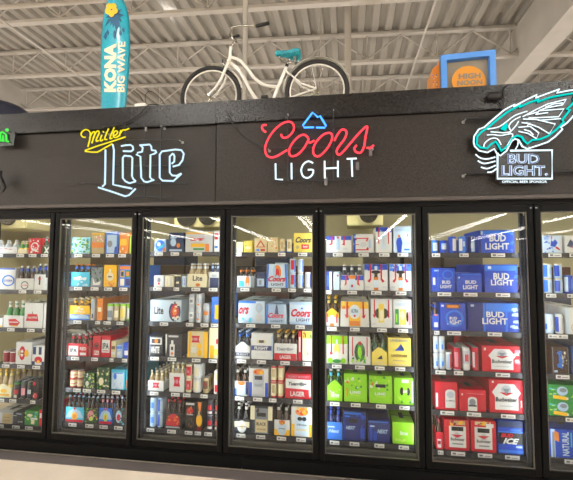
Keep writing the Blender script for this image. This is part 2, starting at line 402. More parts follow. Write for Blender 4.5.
def put_can(loc, spec):
    a, b = can_mesh(*spec); o = bpy.data.objects.new('beer_can', a); COL.objects.link(o); o.location = loc
    c = bpy.data.objects.new('can_lid', b); COL.objects.link(c); c.parent = o; return o
def lab(desc, i, r_, back=0):
    bk = ['', ', one row back', ', two rows back', ', three rows back'][back]
    s = '%s on the %s shelf, %s door%s' % (desc, ROWN[r_], ORD[i], bk)
    return s
def xtag(i, r_, x, w=.075): TAGS.setdefault((i, r_), []).append((x, w))
def slot(i, r_, x0, x1, ytop, up=0):
    """pixel extent in the photograph -> centre x, width, height, base z on that shelf"""
    z0 = RZ[i, r_]+up; py = ROWS[i][1][r_]; a, b = W(x0, py, YF).x, W(x1, py, YF).x
    z1 = W((x0+x1)/2, ytop, YF).z; return (a+b)/2, (b-a)-.003, max(z1-z0, .04), z0
def box(i, r_, x0, x1, yt, col, desc, ops='', d=.27, back=None, taper=0, name='beer_carton', t=True, up=0, cat='beer carton', tw=.075):
    cx, w, h, z = slot(i, r_, x0, x1, yt, up); m = carton_mb(w, h-(.012 if taper else 0), d, col, ops, taper); o = m.build(name); o.location = (cx, YF, z)
    g = 'beer cartons on the cooler shelves'; tag(o, lab(desc, i, r_), cat, g)
    if t: xtag(i, r_, cx, min(tw, w*.8))
    if back is None: back = 0 if r_ < 1 else 1
    for k in range(back):
        if (k+2)*(d+.008) > SH_D+.16: break
        c = copy_tree(o); c.location = (cx, YF+(k+1)*(d+.008), z); c['label'] = lab(desc, i, r_, k+1)
    return o
def bott(i, r_, x0, x1, ytb, yc, col, desc, gl='a', blab='W', cap='Y', ops='', neck=None, back=None, gable=False, nb=3, t=True):
    """open carrier: low carton holding two rows of bottles"""
    cx, w, h, z = slot(i, r_, x0, x1, ytb); h = min(h, .245); _, _, hc, _ = slot(i, r_, x0, x1, yc); pitch = w/nb; r = min(pitch/2*.93, .033); d = max(.13, pitch*2+.006)
    root = empty('bottle_pack', (cx, YF, z)); tag(root, lab(desc, i, r_), 'bottle pack', 'packs of bottles on the cooler shelves')
    m = MB(); M = pm(col); th = .002; hh = hc
    if gable: m.prism([(-w/2, 0), (w/2, 0), (w/2, hh*.7), (w*.1, hh), (-w*.1, hh), (-w/2, hh*.7)], 0, th, M)
    else: m.box((-w/2, 0, 0), (w/2, th, hh), M)
    m.box((-w/2, d-th, 0), (w/2, d, hh*.8), M); m.box((-w/2, th, 0), (-w/2+th, d-th, hh*.8), M); m.box((w/2-th, th, 0), (w/2, d-th, hh*.8), M); m.box((-w/2, th, .0), (w/2, d-th, .002), M)
    m.box((-w/2+.003, d/2-.001, .002), (w/2-.003, d/2+.001, min(h*.8, hh*1.15)), M)
    art(m, ops, -w/2, w/2, 0, hh*(.98 if not gable else .72), -.0004); m.build('carrier', root)
    for a in range(nb):
        for b in (0, 1): put_bottle(root, (-w/2+pitch*(a+.5), th+.002+r+(d-2*r-.008)*b, .003), (h-.003, r*.95, gl, blab, cap, neck))
    if t: xtag(i, r_, cx, min(.075, w*.8))
    if back is None: back = 0 if r_ < 2 else 2
    for k in range(back):
        c = copy_tree(root); c.location = (cx, YF+(k+1)*(d+.012), z); c['label'] = lab(desc, i, r_, k+1)
def cans(i, r_, x0, x1, yt, col, desc, ops='', n=1, high=1, deep=None, t=True, words=None):
    cx, w, h, z = slot(i, r_, x0, x1, yt); h = h/high; pitch = w/n; r = min(pitch/2*.97, .036)
    deep = deep if deep is not None else (1 if r_ < 2 else 2)
    nw = {1: [''], 2: ['left ', 'right '], 3: ['left ', 'middle ', 'right ']}.get(n, ['first ', 'second ', 'third ', 'fourth ', 'fifth '])
    lv = {1: [''], 2: ['lower ', 'upper ']}[high]
    for a in range(n):
        for b in range(high):
            for k in range(deep):
                o = put_can((cx-w/2+pitch*(a+.5), YF+r+k*(2*r+.004), z+b*(h+.0005)), (h-.001, r, col, ops))
                tag(o, lab(nw[a]+lv[b]+desc, i, r_, k), 'beer can', 'beer cans on the cooler shelves')
    if t: xtag(i, r_, cx, min(.075, w*.8+.02))
RIB = 'p R .22 .3 .3 .42 .3 1 .24 1 .24 .46 .12 .36; p R .78 .3 .88 .36 .76 .46 .76 1 .7 1 .7 .42'
BL = 't .3 .5 .74 .72 W 0 BUD; t .22 .2 .86 .44 W 0 LIGHT; r .02 .9 .98 .97 b'
# --- leftmost door
bott(0, 0, -14, 17, 240, 247, 'w', 'pale carrier of clear bottles', 'S', 'w', 'w', 'r .1 .2 .9 .6 W; d .1 .2 .9 .9 PwR 8', nb=4)
bott(0, 0, 17.5, 27, 241, 249, 'E', 'cream-labelled pack of green bottles', 'G', 'y', 'E', 'e .5 .5 .4 .5 E', nb=2)
box(0, 0, 28, 41, 238, 'R', 'red and white speckled carton', 'd .1 .1 .9 .9 WPW 26; o .5 .45 .3 .28 W')
bott(0, 0, 42, 50.5, 236.5, 246, 'g', 'dark green pack with white cross', 'g', 'M', 'W', 'p W .2 .1 .4 .1 .9 .9 .7 .9; p W .6 .1 .8 .1 .4 .9 .2 .9', nb=2)
box(0, 1, -18, 14.5, 268, 'W', 'large white carton with blue ring', 'r 0 .93 1 1 B; o .8 .42 .2 .26 b; r .68 .38 .92 .46 W; t .66 .37 .94 .47 B 0 OXBA')
bott(0, 1, 15.5, 33.5, 266, 278.5, 'W', 'white carrier with blue ring', 'a', 'B', 'W', 'o .5 .42 .22 .36 n; r .3 .36 .7 .5 W; t .3 .36 .7 .48 R 0 LAGER', neck='B')
bott(0, 1, 34, 45, 264, 274.5, 'W', 'white pack with tall bottle print', 'V', 'B', 'W', 'r .4 .35 .55 .9 k; r .35 .7 .6 .8 R', nb=2)
bott(0, 2, 3, 23, 302, 315.5, 'W', 'white carrier with red wedge', 'G', 'W', 'W', 'p R .3 .2 .7 .12 .85 .45 .6 .75 .25 .7; r .4 .12 .7 .2 Y; r .3 .42 .75 .5 W', neck='W')
box(0, 2, 23.5, 42, 303, 'W', 'tall white carton with red label', 'p R .1 .28 .8 .28 .72 .56 .2 .56; r .2 .38 .7 .46 W; t .22 .38 .68 .46 R 0 STELLA; r .44 .56 .48 .66 A')
box(0, 2, 42.8, 54, 303, 'W', 'white carton, half of red label showing', 'p R .2 .28 .98 .28 .98 .56 .35 .56', t=True)
box(0, 2, -16, 2.4, 318, 'W', 'pale carton with yellow foot', 'r 0 0 1 .2 Y; r .2 .4 .8 .7 b', t=False)
cans(0, 3, 1, 14.5, 351, 'r', 'red-striped slim can', 'band .0 .12 W;band .88 .95 W', n=2, deep=2)
box(0, 3, 15, 31, 342, 'W', 'white carton with red crest', 'e .42 .5 .2 .32 R; e .7 .5 .14 .16 Y; e .25 .5 .12 .14 c; e .42 .5 .08 .16 W; r .3 .47 .56 .53 r', d=.36)
box(0, 3, 31.5, 45, 346, 'W', 'white and navy notched carton', 'r .05 .55 .3 .95 n; r .5 .55 .72 .95 n; e .5 .28 .3 .17 R; e .5 .18 .12 .08 Y; r 0 0 .25 .2 n; r .75 0 1 .2 n', d=.36)
bott(0, 4, -6, 11, 370, 384, 'E', 'white carrier with gold print', 'c', 'y', 'Y', 'e .55 .7 .2 .2 Y; r .2 .2 .9 .4 Y', gable=True)
cans(0, 4, 11.8, 18, 381, 'V', 'dark can with green rim', 'band .8 .92 G;lab 0 .5 .25 .5 R;lab 0 .3 .05 .2 W', deep=3)
cans(0, 4, 19, 25, 381, 'k', 'charcoal can with pink label', 'band .8 .92 g;lab 0 .5 .2 .6 P', deep=3, t=False)
cans(0, 4, 25.5, 31, 382, 'V', 'black can with grey label', 'band .8 .9 g;lab 0 .5 .3 .55 S', deep=3, t=False)
box(0, 4, 31.6, 38, 380, 'K', 'black pack with red emblem', 'r .1 .72 .5 .9 R; e .5 .2 .35 .15 R; d .2 .1 .8 .3 WR 4', t=True, d=.2)
box(0, 5, -8, 12, 413, 'w', 'pale cardboard carton', 'r .5 0 1 1 c; r .1 .4 .3 .8 s; r .55 .3 .9 .34 A; r .55 .6 .9 .64 A', d=.3)
box(0, 5, 12.4, 23.5, 412.5, 'V', 'black carton with grey lettering', 'r .3 .85 .8 .92 I; t .5 .18 .95 .3 S 0 DARK; r .05 .7 .35 .76 S', d=.3)
box(0, 5, 24, 38, 411, 'G', 'green carton with cream print', 'd .05 .3 .95 .95 lTgL 26; e .4 .7 .2 .1 E; r .45 .42 .95 .55 W; r .5 .1 .75 .4 E', d=.3)
box(0, 5, 38.5, 42.5, 410, 'R', 'narrow red carton', 'r .2 .5 .8 .8 W', d=.3, t=False)
# --- second door
box(1, 0, 70.6, 89.9, 237.3, 't', 'white carton with green dots', 'd .03 .03 .97 .97 MGlTGM 110')
box(1, 0, 91.2, 104, 233, 'c', 'tan carton with orange band', 'r 0 .3 1 .55 O; d .1 .6 .9 .9 PE 12; r 0 .9 1 1 Y')
box(1, 0, 105, 118, 231.5, 'b', 'blue carton with pale picture', 'r .12 .05 .88 .85 I; e .35 .45 .2 .15 s; p B .7 .05 .95 .05 .9 .35 .75 .3')
box(1, 0, 118.8, 128.2, 232.5, 'O', 'orange carton', 'r .1 .4 .8 .7 Y; d .1 .05 .9 .4 EO 6')
box(1, 0, 129, 133.5, 236, 'l', 'narrow lime carton', 'd .1 .1 .9 .9 WG 6', t=False)
box(1, 1, 61.5, 66, 272, 'b', 'narrow blue carton', 'r .2 .3 .8 .7 T', t=False)
bott(1, 1, 70.5, 89.3, 264, 272, 'T', 'turquoise carrier with white script', 'a', 'b', 'O', 't .12 .45 .85 .75 W .3 vibe; d .1 .05 .9 .35 tM 8')
box(1, 1, 90.5, 102, 267.5, 's', 'grey green carton with white swirl', 'd 0 .4 1 1 gGsV 24; p W .2 .1 .8 .1 .9 .3 .4 .2 .15 .5; e .6 .35 .1 .1 g')
box(1, 1, 103.2, 116.2, 265, 'Y', 'yellow carton with pineapple', 'e .5 .48 .28 .2 E; r .42 .66 .58 .82 E; d .15 .05 .85 .2 O 8; r .35 .44 .65 .5 A')
box(1, 1, 118, 131.5, 265, 'b', 'blue carton with four pictures', 'r .1 .8 .95 .95 O; r .15 .45 .45 .75 Y; r .55 .45 .88 .75 G; r .15 .08 .45 .38 E; r .55 .08 .88 .38 N; r .2 .5 .4 .7 g; r .6 .5 .8 .7 O')
bott(1, 2, 69, 89.5, 298.5, 305.5, 'Y', 'yellow and blue carrier', 'A', 'Y', 'C', 'r 0 0 1 .4 b; p I 0 .4 .3 .3 .6 .42 .95 .3 1 .1 0 .1; d .1 .5 .9 .9 ECY 12; t .25 .5 .65 .65 W .2 Light', back=1)
box(1, 2, 90.2, 94.2, 299, 'w', 'narrow white carton', 'r .3 .1 .7 .3 N;r .2 .5 .8 .9 I', t=False)
box(1, 2, 96.2, 102.3, 298.5, 'O', 'slim orange carton', 'd .1 .1 .9 .9 YCY 10; r .2 .4 .8 .6 E')
cans(1, 2, 105.5, 112, 303.5, 'w', 'white and green tall can', 'band .85 .97 L;lab 0 .6 .2 .6 s')
cans(1, 2, 112.3, 118, 303.5, 'c', 'tan and green tall can', 'band .85 .97 L;lab 0 .6 .2 .6 E', t=False)
cans(1, 2, 118.5, 124.5, 303.5, 'C', 'cream and green tall can', 'band .85 .97 L;lab 0 .5 .2 .7 y')
cans(1, 2, 125, 131.5, 303.5, 'L', 'lime tall can with white label', 'lab 0 .6 .15 .75 W;band .0 .1 G', t=False)
bott(1, 3, 67, 87, 334.5, 343.5, 'R', 'red carrier with white square label', 'a', 'R', 'w', 'r .06 .05 .55 .82 W; t .14 .3 .48 .62 K 0 IPA; r .65 .1 .95 .3 W; t .64 .5 .96 .75 W 0 RED')
box(1, 3, 88, 91.6, 341, 'r', 'narrow dark red carton', t=False)
box(1, 3, 92, 100.3, 336, 'R', 'tall red carton', 'e .5 .55 .35 .16 r; r .2 .1 .8 .3 W; t .22 .12 .78 .27 R 0 IPA; r .3 .5 .7 .58 K')
box(1, 3, 100.8, 110, 335.5, 'R', 'red carton with white panel', 'r .06 .22 .94 .8 W; t .15 .38 .85 .66 K 0 IPA; r .15 .28 .85 .32 R', t=False)
box(1, 3, 110.6, 115.6, 341, 'C', 'tan can sleeve', 'r .1 .5 .9 .7 A; r .1 .2 .9 .35 W')
box(1, 3, 116.2, 122, 345, 'I', 'pale blue can sleeve', 'r 0 .7 1 .9 b; r .2 .2 .8 .5 W; d .1 .1 .9 .9 B 5', t=False)
box(1, 3, 122.8, 129.3, 343, 'B', 'royal blue can sleeve', 'r .2 .2 .8 .5 W; r .2 .6 .8 .65 b')
cans(1, 4, 68.2, 75, 370.5, 'E', 'cream can with red ends', 'band .0 .14 R;band .42 .5 R;band .88 .96 R', high=2, t=False, deep=1)
cans(1, 4, 75.4, 82, 370.5, 'C', 'pale can with red ends', 'band .0 .14 r;band .42 .5 P;band .88 .96 r', high=2, deep=1)
box(1, 4, 83, 94.3, 373, 'g', 'green leaf-patterned carton', 'd 0 0 1 1 WGlKgCl 60; e .35 .3 .15 .18 W')
box(1, 4, 96.3, 109.3, 367.5, 'g', 'taller leaf-patterned carton', 'd 0 0 1 1 CGlKgEk 64; e .35 .35 .2 .18 E')
box(1, 4, 110.5, 124.6, 369.5, 'T', 'pale blue carton with white panel', 'r .08 .05 .92 .85 M; e .3 .65 .12 .15 b; d .2 .1 .8 .5 IW 12; r .15 .8 .85 .84 b')
box(1, 4, 125.2, 129.5, 370, 'T', 'narrow teal carton', 'r .2 .1 .8 .5 O', t=False)
SUN = 'p I 0 .3 .2 .75 .5 .95 .8 .75 1 .3; e .5 .42 .16 .28 Y; e .5 .4 .09 .16 O; r .03 .02 .97 .18 R; p R .4 1 .6 1 .5 .8'
bott(1, 5, 65, 83.5, 396, 407, 'T', 'blue carrier with yellow sun', 'a', 'k', 'I', SUN, nb=4)
bott(1, 5, 84.3, 97.8, 397, 408, 'g', 'green and pink carrier', 'a', 'k', 'I', 'e .45 .5 .25 .35 P; d 0 0 1 1 gRLkl 30; e .5 .3 .14 .14 l')
bott(1, 5, 98.5, 112, 397, 408, 'b', 'blue carrier with green sun', 'a', 'P', 'I', SUN.replace('Y', 'l').replace('e .5 .4', 'e .5 .42'))
bott(1, 5, 112.8, 127, 397.5, 408, 'k', 'dark patterned carrier', 'a', 'k', 'I', 'e .4 .5 .22 .38 I; e .4 .45 .14 .2 R; d .5 0 1 1 gTkG 16')
# --- third door
box(2, 0, 154, 166, 239, 'I', 'white and blue swirl carton', 'e .5 .5 .4 .42 b; p T .2 .2 .8 .4 .9 .7 .5 .5; e .4 .6 .15 .15 W; e .85 .2 .12 .16 O; r 0 .85 .2 1 y')
box(2, 0, 168.5, 183.5, 232.5, 'n', 'navy carton with white marks', 'e .3 .5 .2 .2 I; e .65 .35 .12 .12 O; r .1 .7 .5 .8 I; r .05 .05 .9 .15 I')
box(2, 0, 185, 212.5, 231.5, 'w', 'pale carton with red script', 't .18 .5 .7 .74 R .3 Lager; r .2 .25 .72 .42 Y; r .3 .1 .7 .2 G; r 0 .88 1 .96 Y; r .74 .05 .88 .4 O')
box(2, 0, 213.5, 219, 231, 'W', 'narrow white and red carton', 'r .2 .6 .8 .9 R; r .2 .2 .8 .3 b', t=False)
box(2, 1, 153.5, 164, 275.5, 'W', 'white carton with small red dot', 'r .35 .45 .65 .8 s; e .5 .3 .1 .1 R; r .9 0 1 1 I')
box(2, 1, 164.6, 173.6, 276, 'E', 'cream carton with grey band', 'r .2 .2 .35 .8 w; r .6 .1 .8 .9 w', t=False)
box(2, 1, 174, 181, 275, 'k', 'carton with dark label', 'r .15 .15 .85 .85 V; r .3 .3 .7 .45 E; r 0 .9 1 1 E')
box(2, 1, 181.4, 186, 276, 'M', 'narrow blue-white carton', 'r .2 .2 .8 .8 b; r .35 .1 .65 .9 W', t=False)
bott(2, 1, 187, 206.8, 263.5, 274, 'E', 'cream carrier with black lettering', 'c', 'W', 'w', 't .28 .5 .78 .9 k 0 Lite; e .55 .2 .12 .13 O', neck='W')
bott(2, 1, 208.5, 219.5, 263, 272, 'W', 'white and navy pack', 'n', 'I', 'W', 'r .08 0 .92 .65 n; r .3 .7 .8 .85 S', nb=2)
box(2, 2, 149.5, 181, 300, 'M', 'white carton with dark crest circle', 't .14 .34 .44 .7 k 0 Lite; e .8 .48 .19 .46 n; e .8 .48 .13 .34 R; e .8 .48 .07 .18 O; d .68 .1 .92 .9 WE 10', back=1)
cans(2, 2, 187.5, 194, 294, 'S', 'silver slim can', 'lab 0 .6 .3 .75 W;lab 0 .3 .4 .6 s', high=2)
cans(2, 2, 194.5, 201, 294, 'w', 'white slim can', 'lab 0 .5 .3 .7 S;lab 0 .3 .2 .3 O', high=2, t=False)
cans(2, 2, 202, 209, 303.5, 'S', 'grey can with orange mark', 'lab 0 .5 .4 .6 O;lab 0 .7 .7 .85 w')
box(2, 2, 211, 220, 297, 'b', 'blue carton with yellow block', 'r .4 .15 .95 .7 Y')
box(2, 3, 149, 163, 336, 'V', 'black carton with white label', 'r .05 .58 .9 .92 W; r .15 .64 .8 .86 k; e .5 .75 .13 .12 O; t .1 .15 .75 .48 W .2 WHITE; r .02 0 .06 1 I')
box(2, 3, 164.8, 181.5, 334, 'k', 'dark carton with white bottle print', 'r .28 .02 .58 .55 W; r .36 .55 .5 .72 W; e .43 .15 .08 .06 O; r .36 .3 .5 .45 k; p W 0 1 .1 1 .12 .5 .05 .05; r .2 .86 .8 .94 w')
box(2, 3, 187, 207.5, 331.5, 'C', 'cream and yellow carton', 'p Y .0 0 .12 0 .2 1 .1 1; r .8 0 1 1 Y; p R .2 .58 .62 .58 .56 .7 .62 .84 .2 .84 .26 .7; r .3 .66 .5 .76 P; e .62 .2 .12 .12 Y; r .2 .2 .45 .4 W; e .62 .45 .1 .12 Y')
box(2, 3, 208.5, 219, 326, 'E', 'tall cream carton with yellow foot', 'r .1 0 .5 .4 Y; r .5 .1 .95 .3 y; r .7 .45 .95 .6 R')
HL = 'p R .28 .3 .74 .3 .66 .55 .74 .82 .28 .82 .36 .55; e .51 .56 .1 .12 P'
bott(2, 4, 147.5, 163.5, 371, 380.5, 'W', 'white carrier with red emblem', 'c', 'E', 'W', HL)
bott(2, 4, 169, 184, 362.5, 373, 'W', 'taller white carrier with red emblem', 'c', 'E', 'W', HL)
cans(2, 4, 184.6, 191, 364.5, 'E', 'white can with red patch', 'lab 0 .55 .2 .85 R;lab 0 .25 .4 .6 P', high=2)
cans(2, 4, 191.5, 200.5, 364.5, 'W', 'plain white can', 'lab 0 .3 .2 .8 E', high=2, t=False)
cans(2, 4, 202, 208, 378, 'c', 'dull tan can', 'lab 0 .6 .3 .8 A;lab 0 .3 .5 .7 r', deep=3)
box(2, 4, 213.5, 219, 371, 'W', 'narrow white carton with red foot', 'r .2 .1 .8 .4 R; r .3 .6 .7 .9 C', t=False)
cans(2, 5, 148.3, 155.2, 398, 'M', 'silver-blue tall can', 'lab 0 .5 .1 .9 I;lab 0 .3 .3 .7 b', high=2)
cans(2, 5, 156, 162.3, 398, 'I', 'blue-edged tall can', 'lab -.1 .25 .1 .9 B;lab .2 .3 .2 .8 M', high=2, t=False)
bott(2, 5, 164, 181.5, 401, 412.5, 'K', 'black carrier with red dome', 'a', 'k', 'R', 'p R .1 .2 .15 .55 .35 .9 .6 .95 .85 .75 .92 .3 .8 .15; d .2 .3 .8 .8 O 10; r .1 .05 .9 .14 S')
box(2, 5, 184.8, 194.5, 401.5, 'K', 'black carton with red hops', 'r .05 .88 .95 .95 w; e .5 .68 .35 .12 R; d .2 .58 .8 .78 OR 8; r .15 .52 .85 .56 S; d .1 .1 .9 .4 A 10')
box(2, 5, 195, 202.8, 402, 'K', 'black carton with yellow bottle', 'e .5 .35 .4 .22 Y; r .35 .5 .6 .68 c; r .2 0 .8 .12 r; p O .3 1 .8 1 .7 .7 .5 .6')
cans(2, 5, 205.8, 212.5, 401, 'V', 'black can with red mark', 'lab 0 .4 .4 .7 R;lab 0 .5 .15 .3 W', high=2)
cans(2, 5, 213.5, 219, 401, 'k', 'charcoal can with red mark', 'lab 0 .4 .4 .7 R;lab 0 .5 .15 .3 S', high=2, t=False)
# --- fourth door
box(3, 0, 235.3, 243, 242, 'E', 'small cream carton', 'r .15 .2 .85 .5 M; d .1 .5 .9 .9 GC 6')
box(3, 0, 243.5, 252.5, 240.5, 'y', 'small yellow carton', 'd .1 .1 .9 .9 CYG 10; r .2 .3 .8 .5 E', t=False)
box(3, 0, 254.2, 267, 237.5, 'C', 'tan carton with red triangle', 'p R .12 .35 .88 .35 .5 .85; p C .25 .4 .75 .4 .5 .72; r .15 .1 .4 .25 b; r .5 .1 .85 .25 R')
box(3, 0, 267.4, 278, 237, 'C', 'tan carton with orange blots', 'd .1 .1 .9 .9 OcE 16', t=False)
cans(3, 0, 279, 285.3, 239, 'C', 'tall cream can', 'band .4 .6 E;lab 0 .3 .3 .8 c;band 0 .1 b')
cans(3, 0, 286.2, 292, 239, 'E', 'tall white can', 'band .4 .6 C;lab 0 .3 .3 .8 c;band 0 .1 b', t=False)
box(3, 0, 293.6, 312.2, 233, 'y', 'cream carton with black script', 't .1 .5 .96 .8 k .35 Coors; r .42 .18 .84 .42 R; t .5 .24 .76 .36 W .3 Banquet; e .2 .28 .09 .1 c', t=True)
bott(3, 1, 237, 254.3, 267.5, 276, 'M', 'pale blue carrier with orange bottle', 'a', 'O', 'k', 'e .6 .55 .12 .5 O; r .55 .1 .66 .4 W; r .1 .1 .4 .6 T; r .8 0 1 1 s')
box(3, 1, 256.2, 265, 272.5, 'n', 'navy and silver carton', 'r .1 .1 .9 .6 I; r .3 .2 .6 .5 s', t=False)
CO = 't .1 .26 .92 .5 R .35 Coors; t .24 .1 .82 .2 n 0 LIGHT'
box(3, 1, 265.6, 288, 262.5, 'M', 'white basket carton with orange bottles', 'e .52 .66 .2 .3 O; e .52 .62 .1 .2 R; e .38 .7 .07 .26 I; p I .35 .4 .7 .4 .52 .56; r 0 0 .1 1 b; r .9 0 1 1 b;'+CO, taper=.12)
cans(3, 1, 289, 295.7, 258.5, 'M', 'slim white can with red script', 'lab 0 .35 .25 .9 R;lab .3 .2 .1 .9 b', high=2)
cans(3, 1, 297, 303.3, 258.5, 'W', 'slim silver can with blue line', 'lab 0 .3 .25 .9 I;lab .3 .15 .1 .9 b', high=2, t=False)
cans(3, 1, 304.5, 311, 272, 'W', 'short white can with blue line', 'lab 0 .3 .25 .9 S;lab .3 .15 .1 .9 B')
box(3, 2, 238, 265, 301, 'M', 'pale blue carton with red script end', 't .02 .4 .4 .72 R .35 ors; r 0 .9 .66 1 b; e .78 .7 .13 .22 S; e .78 .25 .13 .22 w; e .78 .7 .07 .12 I; r .02 .08 .5 .14 I; d .05 .1 .6 .3 IT 8', back=1)
box(3, 2, 265.4, 287, 303, 'I', 'pale basket carton with red script', 'p n .42 .5 .62 .5 .55 .98 .49 .98; r .0 0 .1 1 b; r .88 0 1 1 M;'+CO.replace('.26 .92 .5', '.3 .86 .58'), taper=.08, back=1)
box(3, 2, 289.2, 311.8, 302, 'M', 'large carton with big red script', 'r 0 0 1 .12 I; r 0 .88 1 1 I; p B .5 .68 .64 .68 .57 .78; t .08 .34 .97 .7 R .35 Coors; t .3 .14 .95 .28 n 0 LIGHT', back=1)
bott(3, 3, 235, 250, 331, 342, 'W', 'white gabled carrier with navy band', 'V', 'b', 'I', 'r 0 .22 1 .52 n; t .1 .28 .9 .46 W 0 FLIGHT', gable=True, nb=2)
box(3, 3, 251, 273, 333, 'W', 'white carton with navy band', 'r 0 .34 1 .52 N; t .14 .37 .78 .49 W .1 FLIGHT; r .26 .62 .66 .74 C; r .36 .63 .58 .73 K; t .22 .14 .68 .24 w 0 ULTRA; r .94 .1 1 .9 I', d=.2)
bott(3, 3, 274, 297, 331.5, 343.5, 'W', 'white and red carrier with script', 'a', 'W', 'Y', 'r 0 0 1 .42 R; t .1 .52 .85 .8 s .3 Yuengling; t .25 .1 .75 .32 W 0 LAGER', neck='C')
box(3, 3, 298, 301.3, 331, 'R', 'narrow red and white carton', 'r .2 .3 .8 .8 W', t=False)
box(3, 3, 301.9, 312, 331, 'W', 'white carton with yellow green top', 'r 0 .75 1 1 y; d .1 .76 .9 .98 GRl 12; e .5 .45 .4 .32 E; r .3 .4 .7 .5 w; e .6 .25 .1 .05 P')
bott(3, 4, 232.8, 248, 367, 381, 'W', 'white and blue carrier with oval label', 'a', 'W', 'K', 'e .55 .5 .3 .5 M; e .55 .92 .24 .2 O; r .05 0 .25 .5 b; r .85 .1 1 1 N', nb=2, neck='W')
box(3, 4, 248.5, 268.3, 368.5, 'W', 'white and blue carton with can print', 'r 0 0 .16 .5 B; r .84 0 1 .5 B; r .22 .04 .78 .9 S; e .5 .88 .28 .1 O; d .3 .8 .7 .95 YRO 10; r .3 .6 .7 .74 K; r .24 .08 .76 .34 w; t .32 .36 .7 .46 s 0 FLIGHT', d=.2)
cans(3, 4, 270, 276.5, 366, 'E', 'red-edged cream can', 'band 0 .1 R;band .88 .97 R;lab 0 .3 .3 .8 c', high=2)
cans(3, 4, 277, 283.6, 366, 'C', 'red-edged tan can', 'band 0 .1 R;band .88 .97 R;lab 0 .3 .3 .8 E', high=2, t=False)
box(3, 4, 285, 311.3, 374, 'R', 'red carton with white script panel', 'p W .02 .42 1 .38 1 .78 .02 .8; t .12 .48 .84 .68 k .3 Yuengling; t .2 .1 .75 .3 W 0 LAGER; t .1 .84 .94 .93 P 0 OLDEST BREWERY; e .96 .3 .05 .22 W', d=.24, back=1)
bott(3, 5, 234, 249.5, 404, 420, 'V', 'black carrier with cream oval', 'K', 'V', 'W', 'r 0 .45 1 .9 E; e .5 .5 .3 .5 W; e .5 .5 .12 .2 C; r .2 .48 .8 .52 k', nb=2, neck='W')
box(3, 5, 250, 272.6, 406, 'V', 'charcoal carton with cream label', 'r 0 .5 .2 1 E; r .8 .5 1 1 E; r .2 .02 .8 .92 s; r .3 .62 .7 .76 K; r .24 .06 .76 .52 C; t .28 .3 .72 .42 k 0 BLACK; r .3 .14 .7 .2 c; d .3 .8 .7 .9 a 4', d=.2)
bott(3, 5, 274, 290, 404.5, 420, 'W', 'white and yellow carrier with oval label', 'a', 'w', 'K', 'r 0 0 1 .4 Y; e .5 .5 .3 .52 M; e .5 .9 .2 .2 O; d .38 .8 .62 1 RY 5; r .3 .42 .7 .48 s', nb=2, neck='W')
box(3, 5, 291, 311.8, 407, 'W', 'white and yellow carton with orange top', 'r 0 0 .16 .42 Y; r .86 0 1 .42 Y; r .2 .04 .82 .72 M; e .52 .84 .32 .14 O; d .3 .74 .74 .96 YRC 14; e .42 .6 .12 .07 K; e .64 .6 .12 .07 K; t .26 .34 .78 .44 s .3 Flight; r .26 .2 .78 .26 C', d=.2)
# --- fifth door
UL = 'r 0 .76 1 1 B;'
box(4, 0, 324.5, 351.5, 236, 'W', 'white carton with blue band', 'r 0 .76 .38 1 B; r .62 .76 1 1 B; p R .22 .45 .3 .52 .3 1 .24 1 .24 .58 .14 .5; p R .64 .5 .76 .44 .76 1 .7 1 .7 .56; r .44 .2 .56 .95 I; e .5 .9 .04 .06 R; r .12 .2 .28 .3 w; r .68 .2 .86 .3 w', tw=.08)
box(4, 0, 353, 374, 234, 'W', 'white carton with sideways ribbons', 'r 0 0 .12 1 B; d 0 0 .12 1 IBN 8; r .12 .74 .75 .8 R; p R .6 .62 .7 .8 .75 .8 .7 .6; r .12 .42 .3 .46 R; r .12 .14 .75 .2 R; p R .62 .2 .7 .32 .78 .2; e .5 .45 .16 .14 w; r .75 .25 .85 .7 I', tw=.08)
box(4, 0, 375.6, 392.3, 227, 'W', 'tall white carton with red ribbons', 'r 0 .82 1 1 B; d 0 .82 1 1 INB 8; r .16 .35 .22 .98 R; r .76 .35 .82 .98 R; r .36 .15 .64 .72 M; r .44 .3 .56 .62 w', tw=.08)
box(4, 0, 393.3, 411.6, 226, 'M', 'pale carton with blue figure', 'p B .22 .02 .44 .02 .5 .4 .42 .58 .22 .55 .16 .4; e .32 .62 .06 .05 O; r .75 .6 .85 .72 P; r .1 .8 .9 .9 I; r .6 .1 .9 .16 b; t .5 .3 .9 .42 I 0 ULTRA', tw=.08)
box(4, 1, 325.5, 332.2, 271.5, 'B', 'slim blue can sleeve', 'r .6 0 1 1 W; r .2 .2 .5 .8 b')
box(4, 1, 333.2, 339.8, 272, 'M', 'slim white can sleeve', 'r .3 .1 .4 .9 w; e .7 .8 .15 .06 R', t=False)
bott(4, 1, 340.5, 363.8, 264.5, 275, 'W', 'white carrier with blue band', 'V', 'B', 'W', 'r 0 .68 1 1 B; p R .16 .3 .26 .42 .26 1 .2 1 .2 .5; p R .72 .4 .84 .3 .8 .5 .8 1 .74 1; e .5 .9 .18 .18 O; r .36 .05 .64 .75 M; e .5 .3 .05 .1 R', neck='W')
BOTP = 'r .4 .02 .6 .52 O; r .43 .5 .57 .8 a; r .4 .12 .6 .4 M; r .42 .02 .58 .1 O; e .5 .7 .2 .07 K; r .44 .76 .56 .92 M; r .06 .1 .24 .18 w; r .78 .1 .94 .18 w'
box(4, 1, 364.3, 388, 264, 'W', 'white carton with bottle and blue top', 'r 0 .78 1 1 B; d 0 .78 1 1 bNB 14;'+RIB+';'+BOTP, tw=.08)
box(4, 1, 389.6, 411.8, 264, 'W', 'right-hand white carton with bottle', 'r 0 .74 1 1 b; d 0 .74 1 1 BIB 14;'+RIB+';'+BOTP, tw=.08)
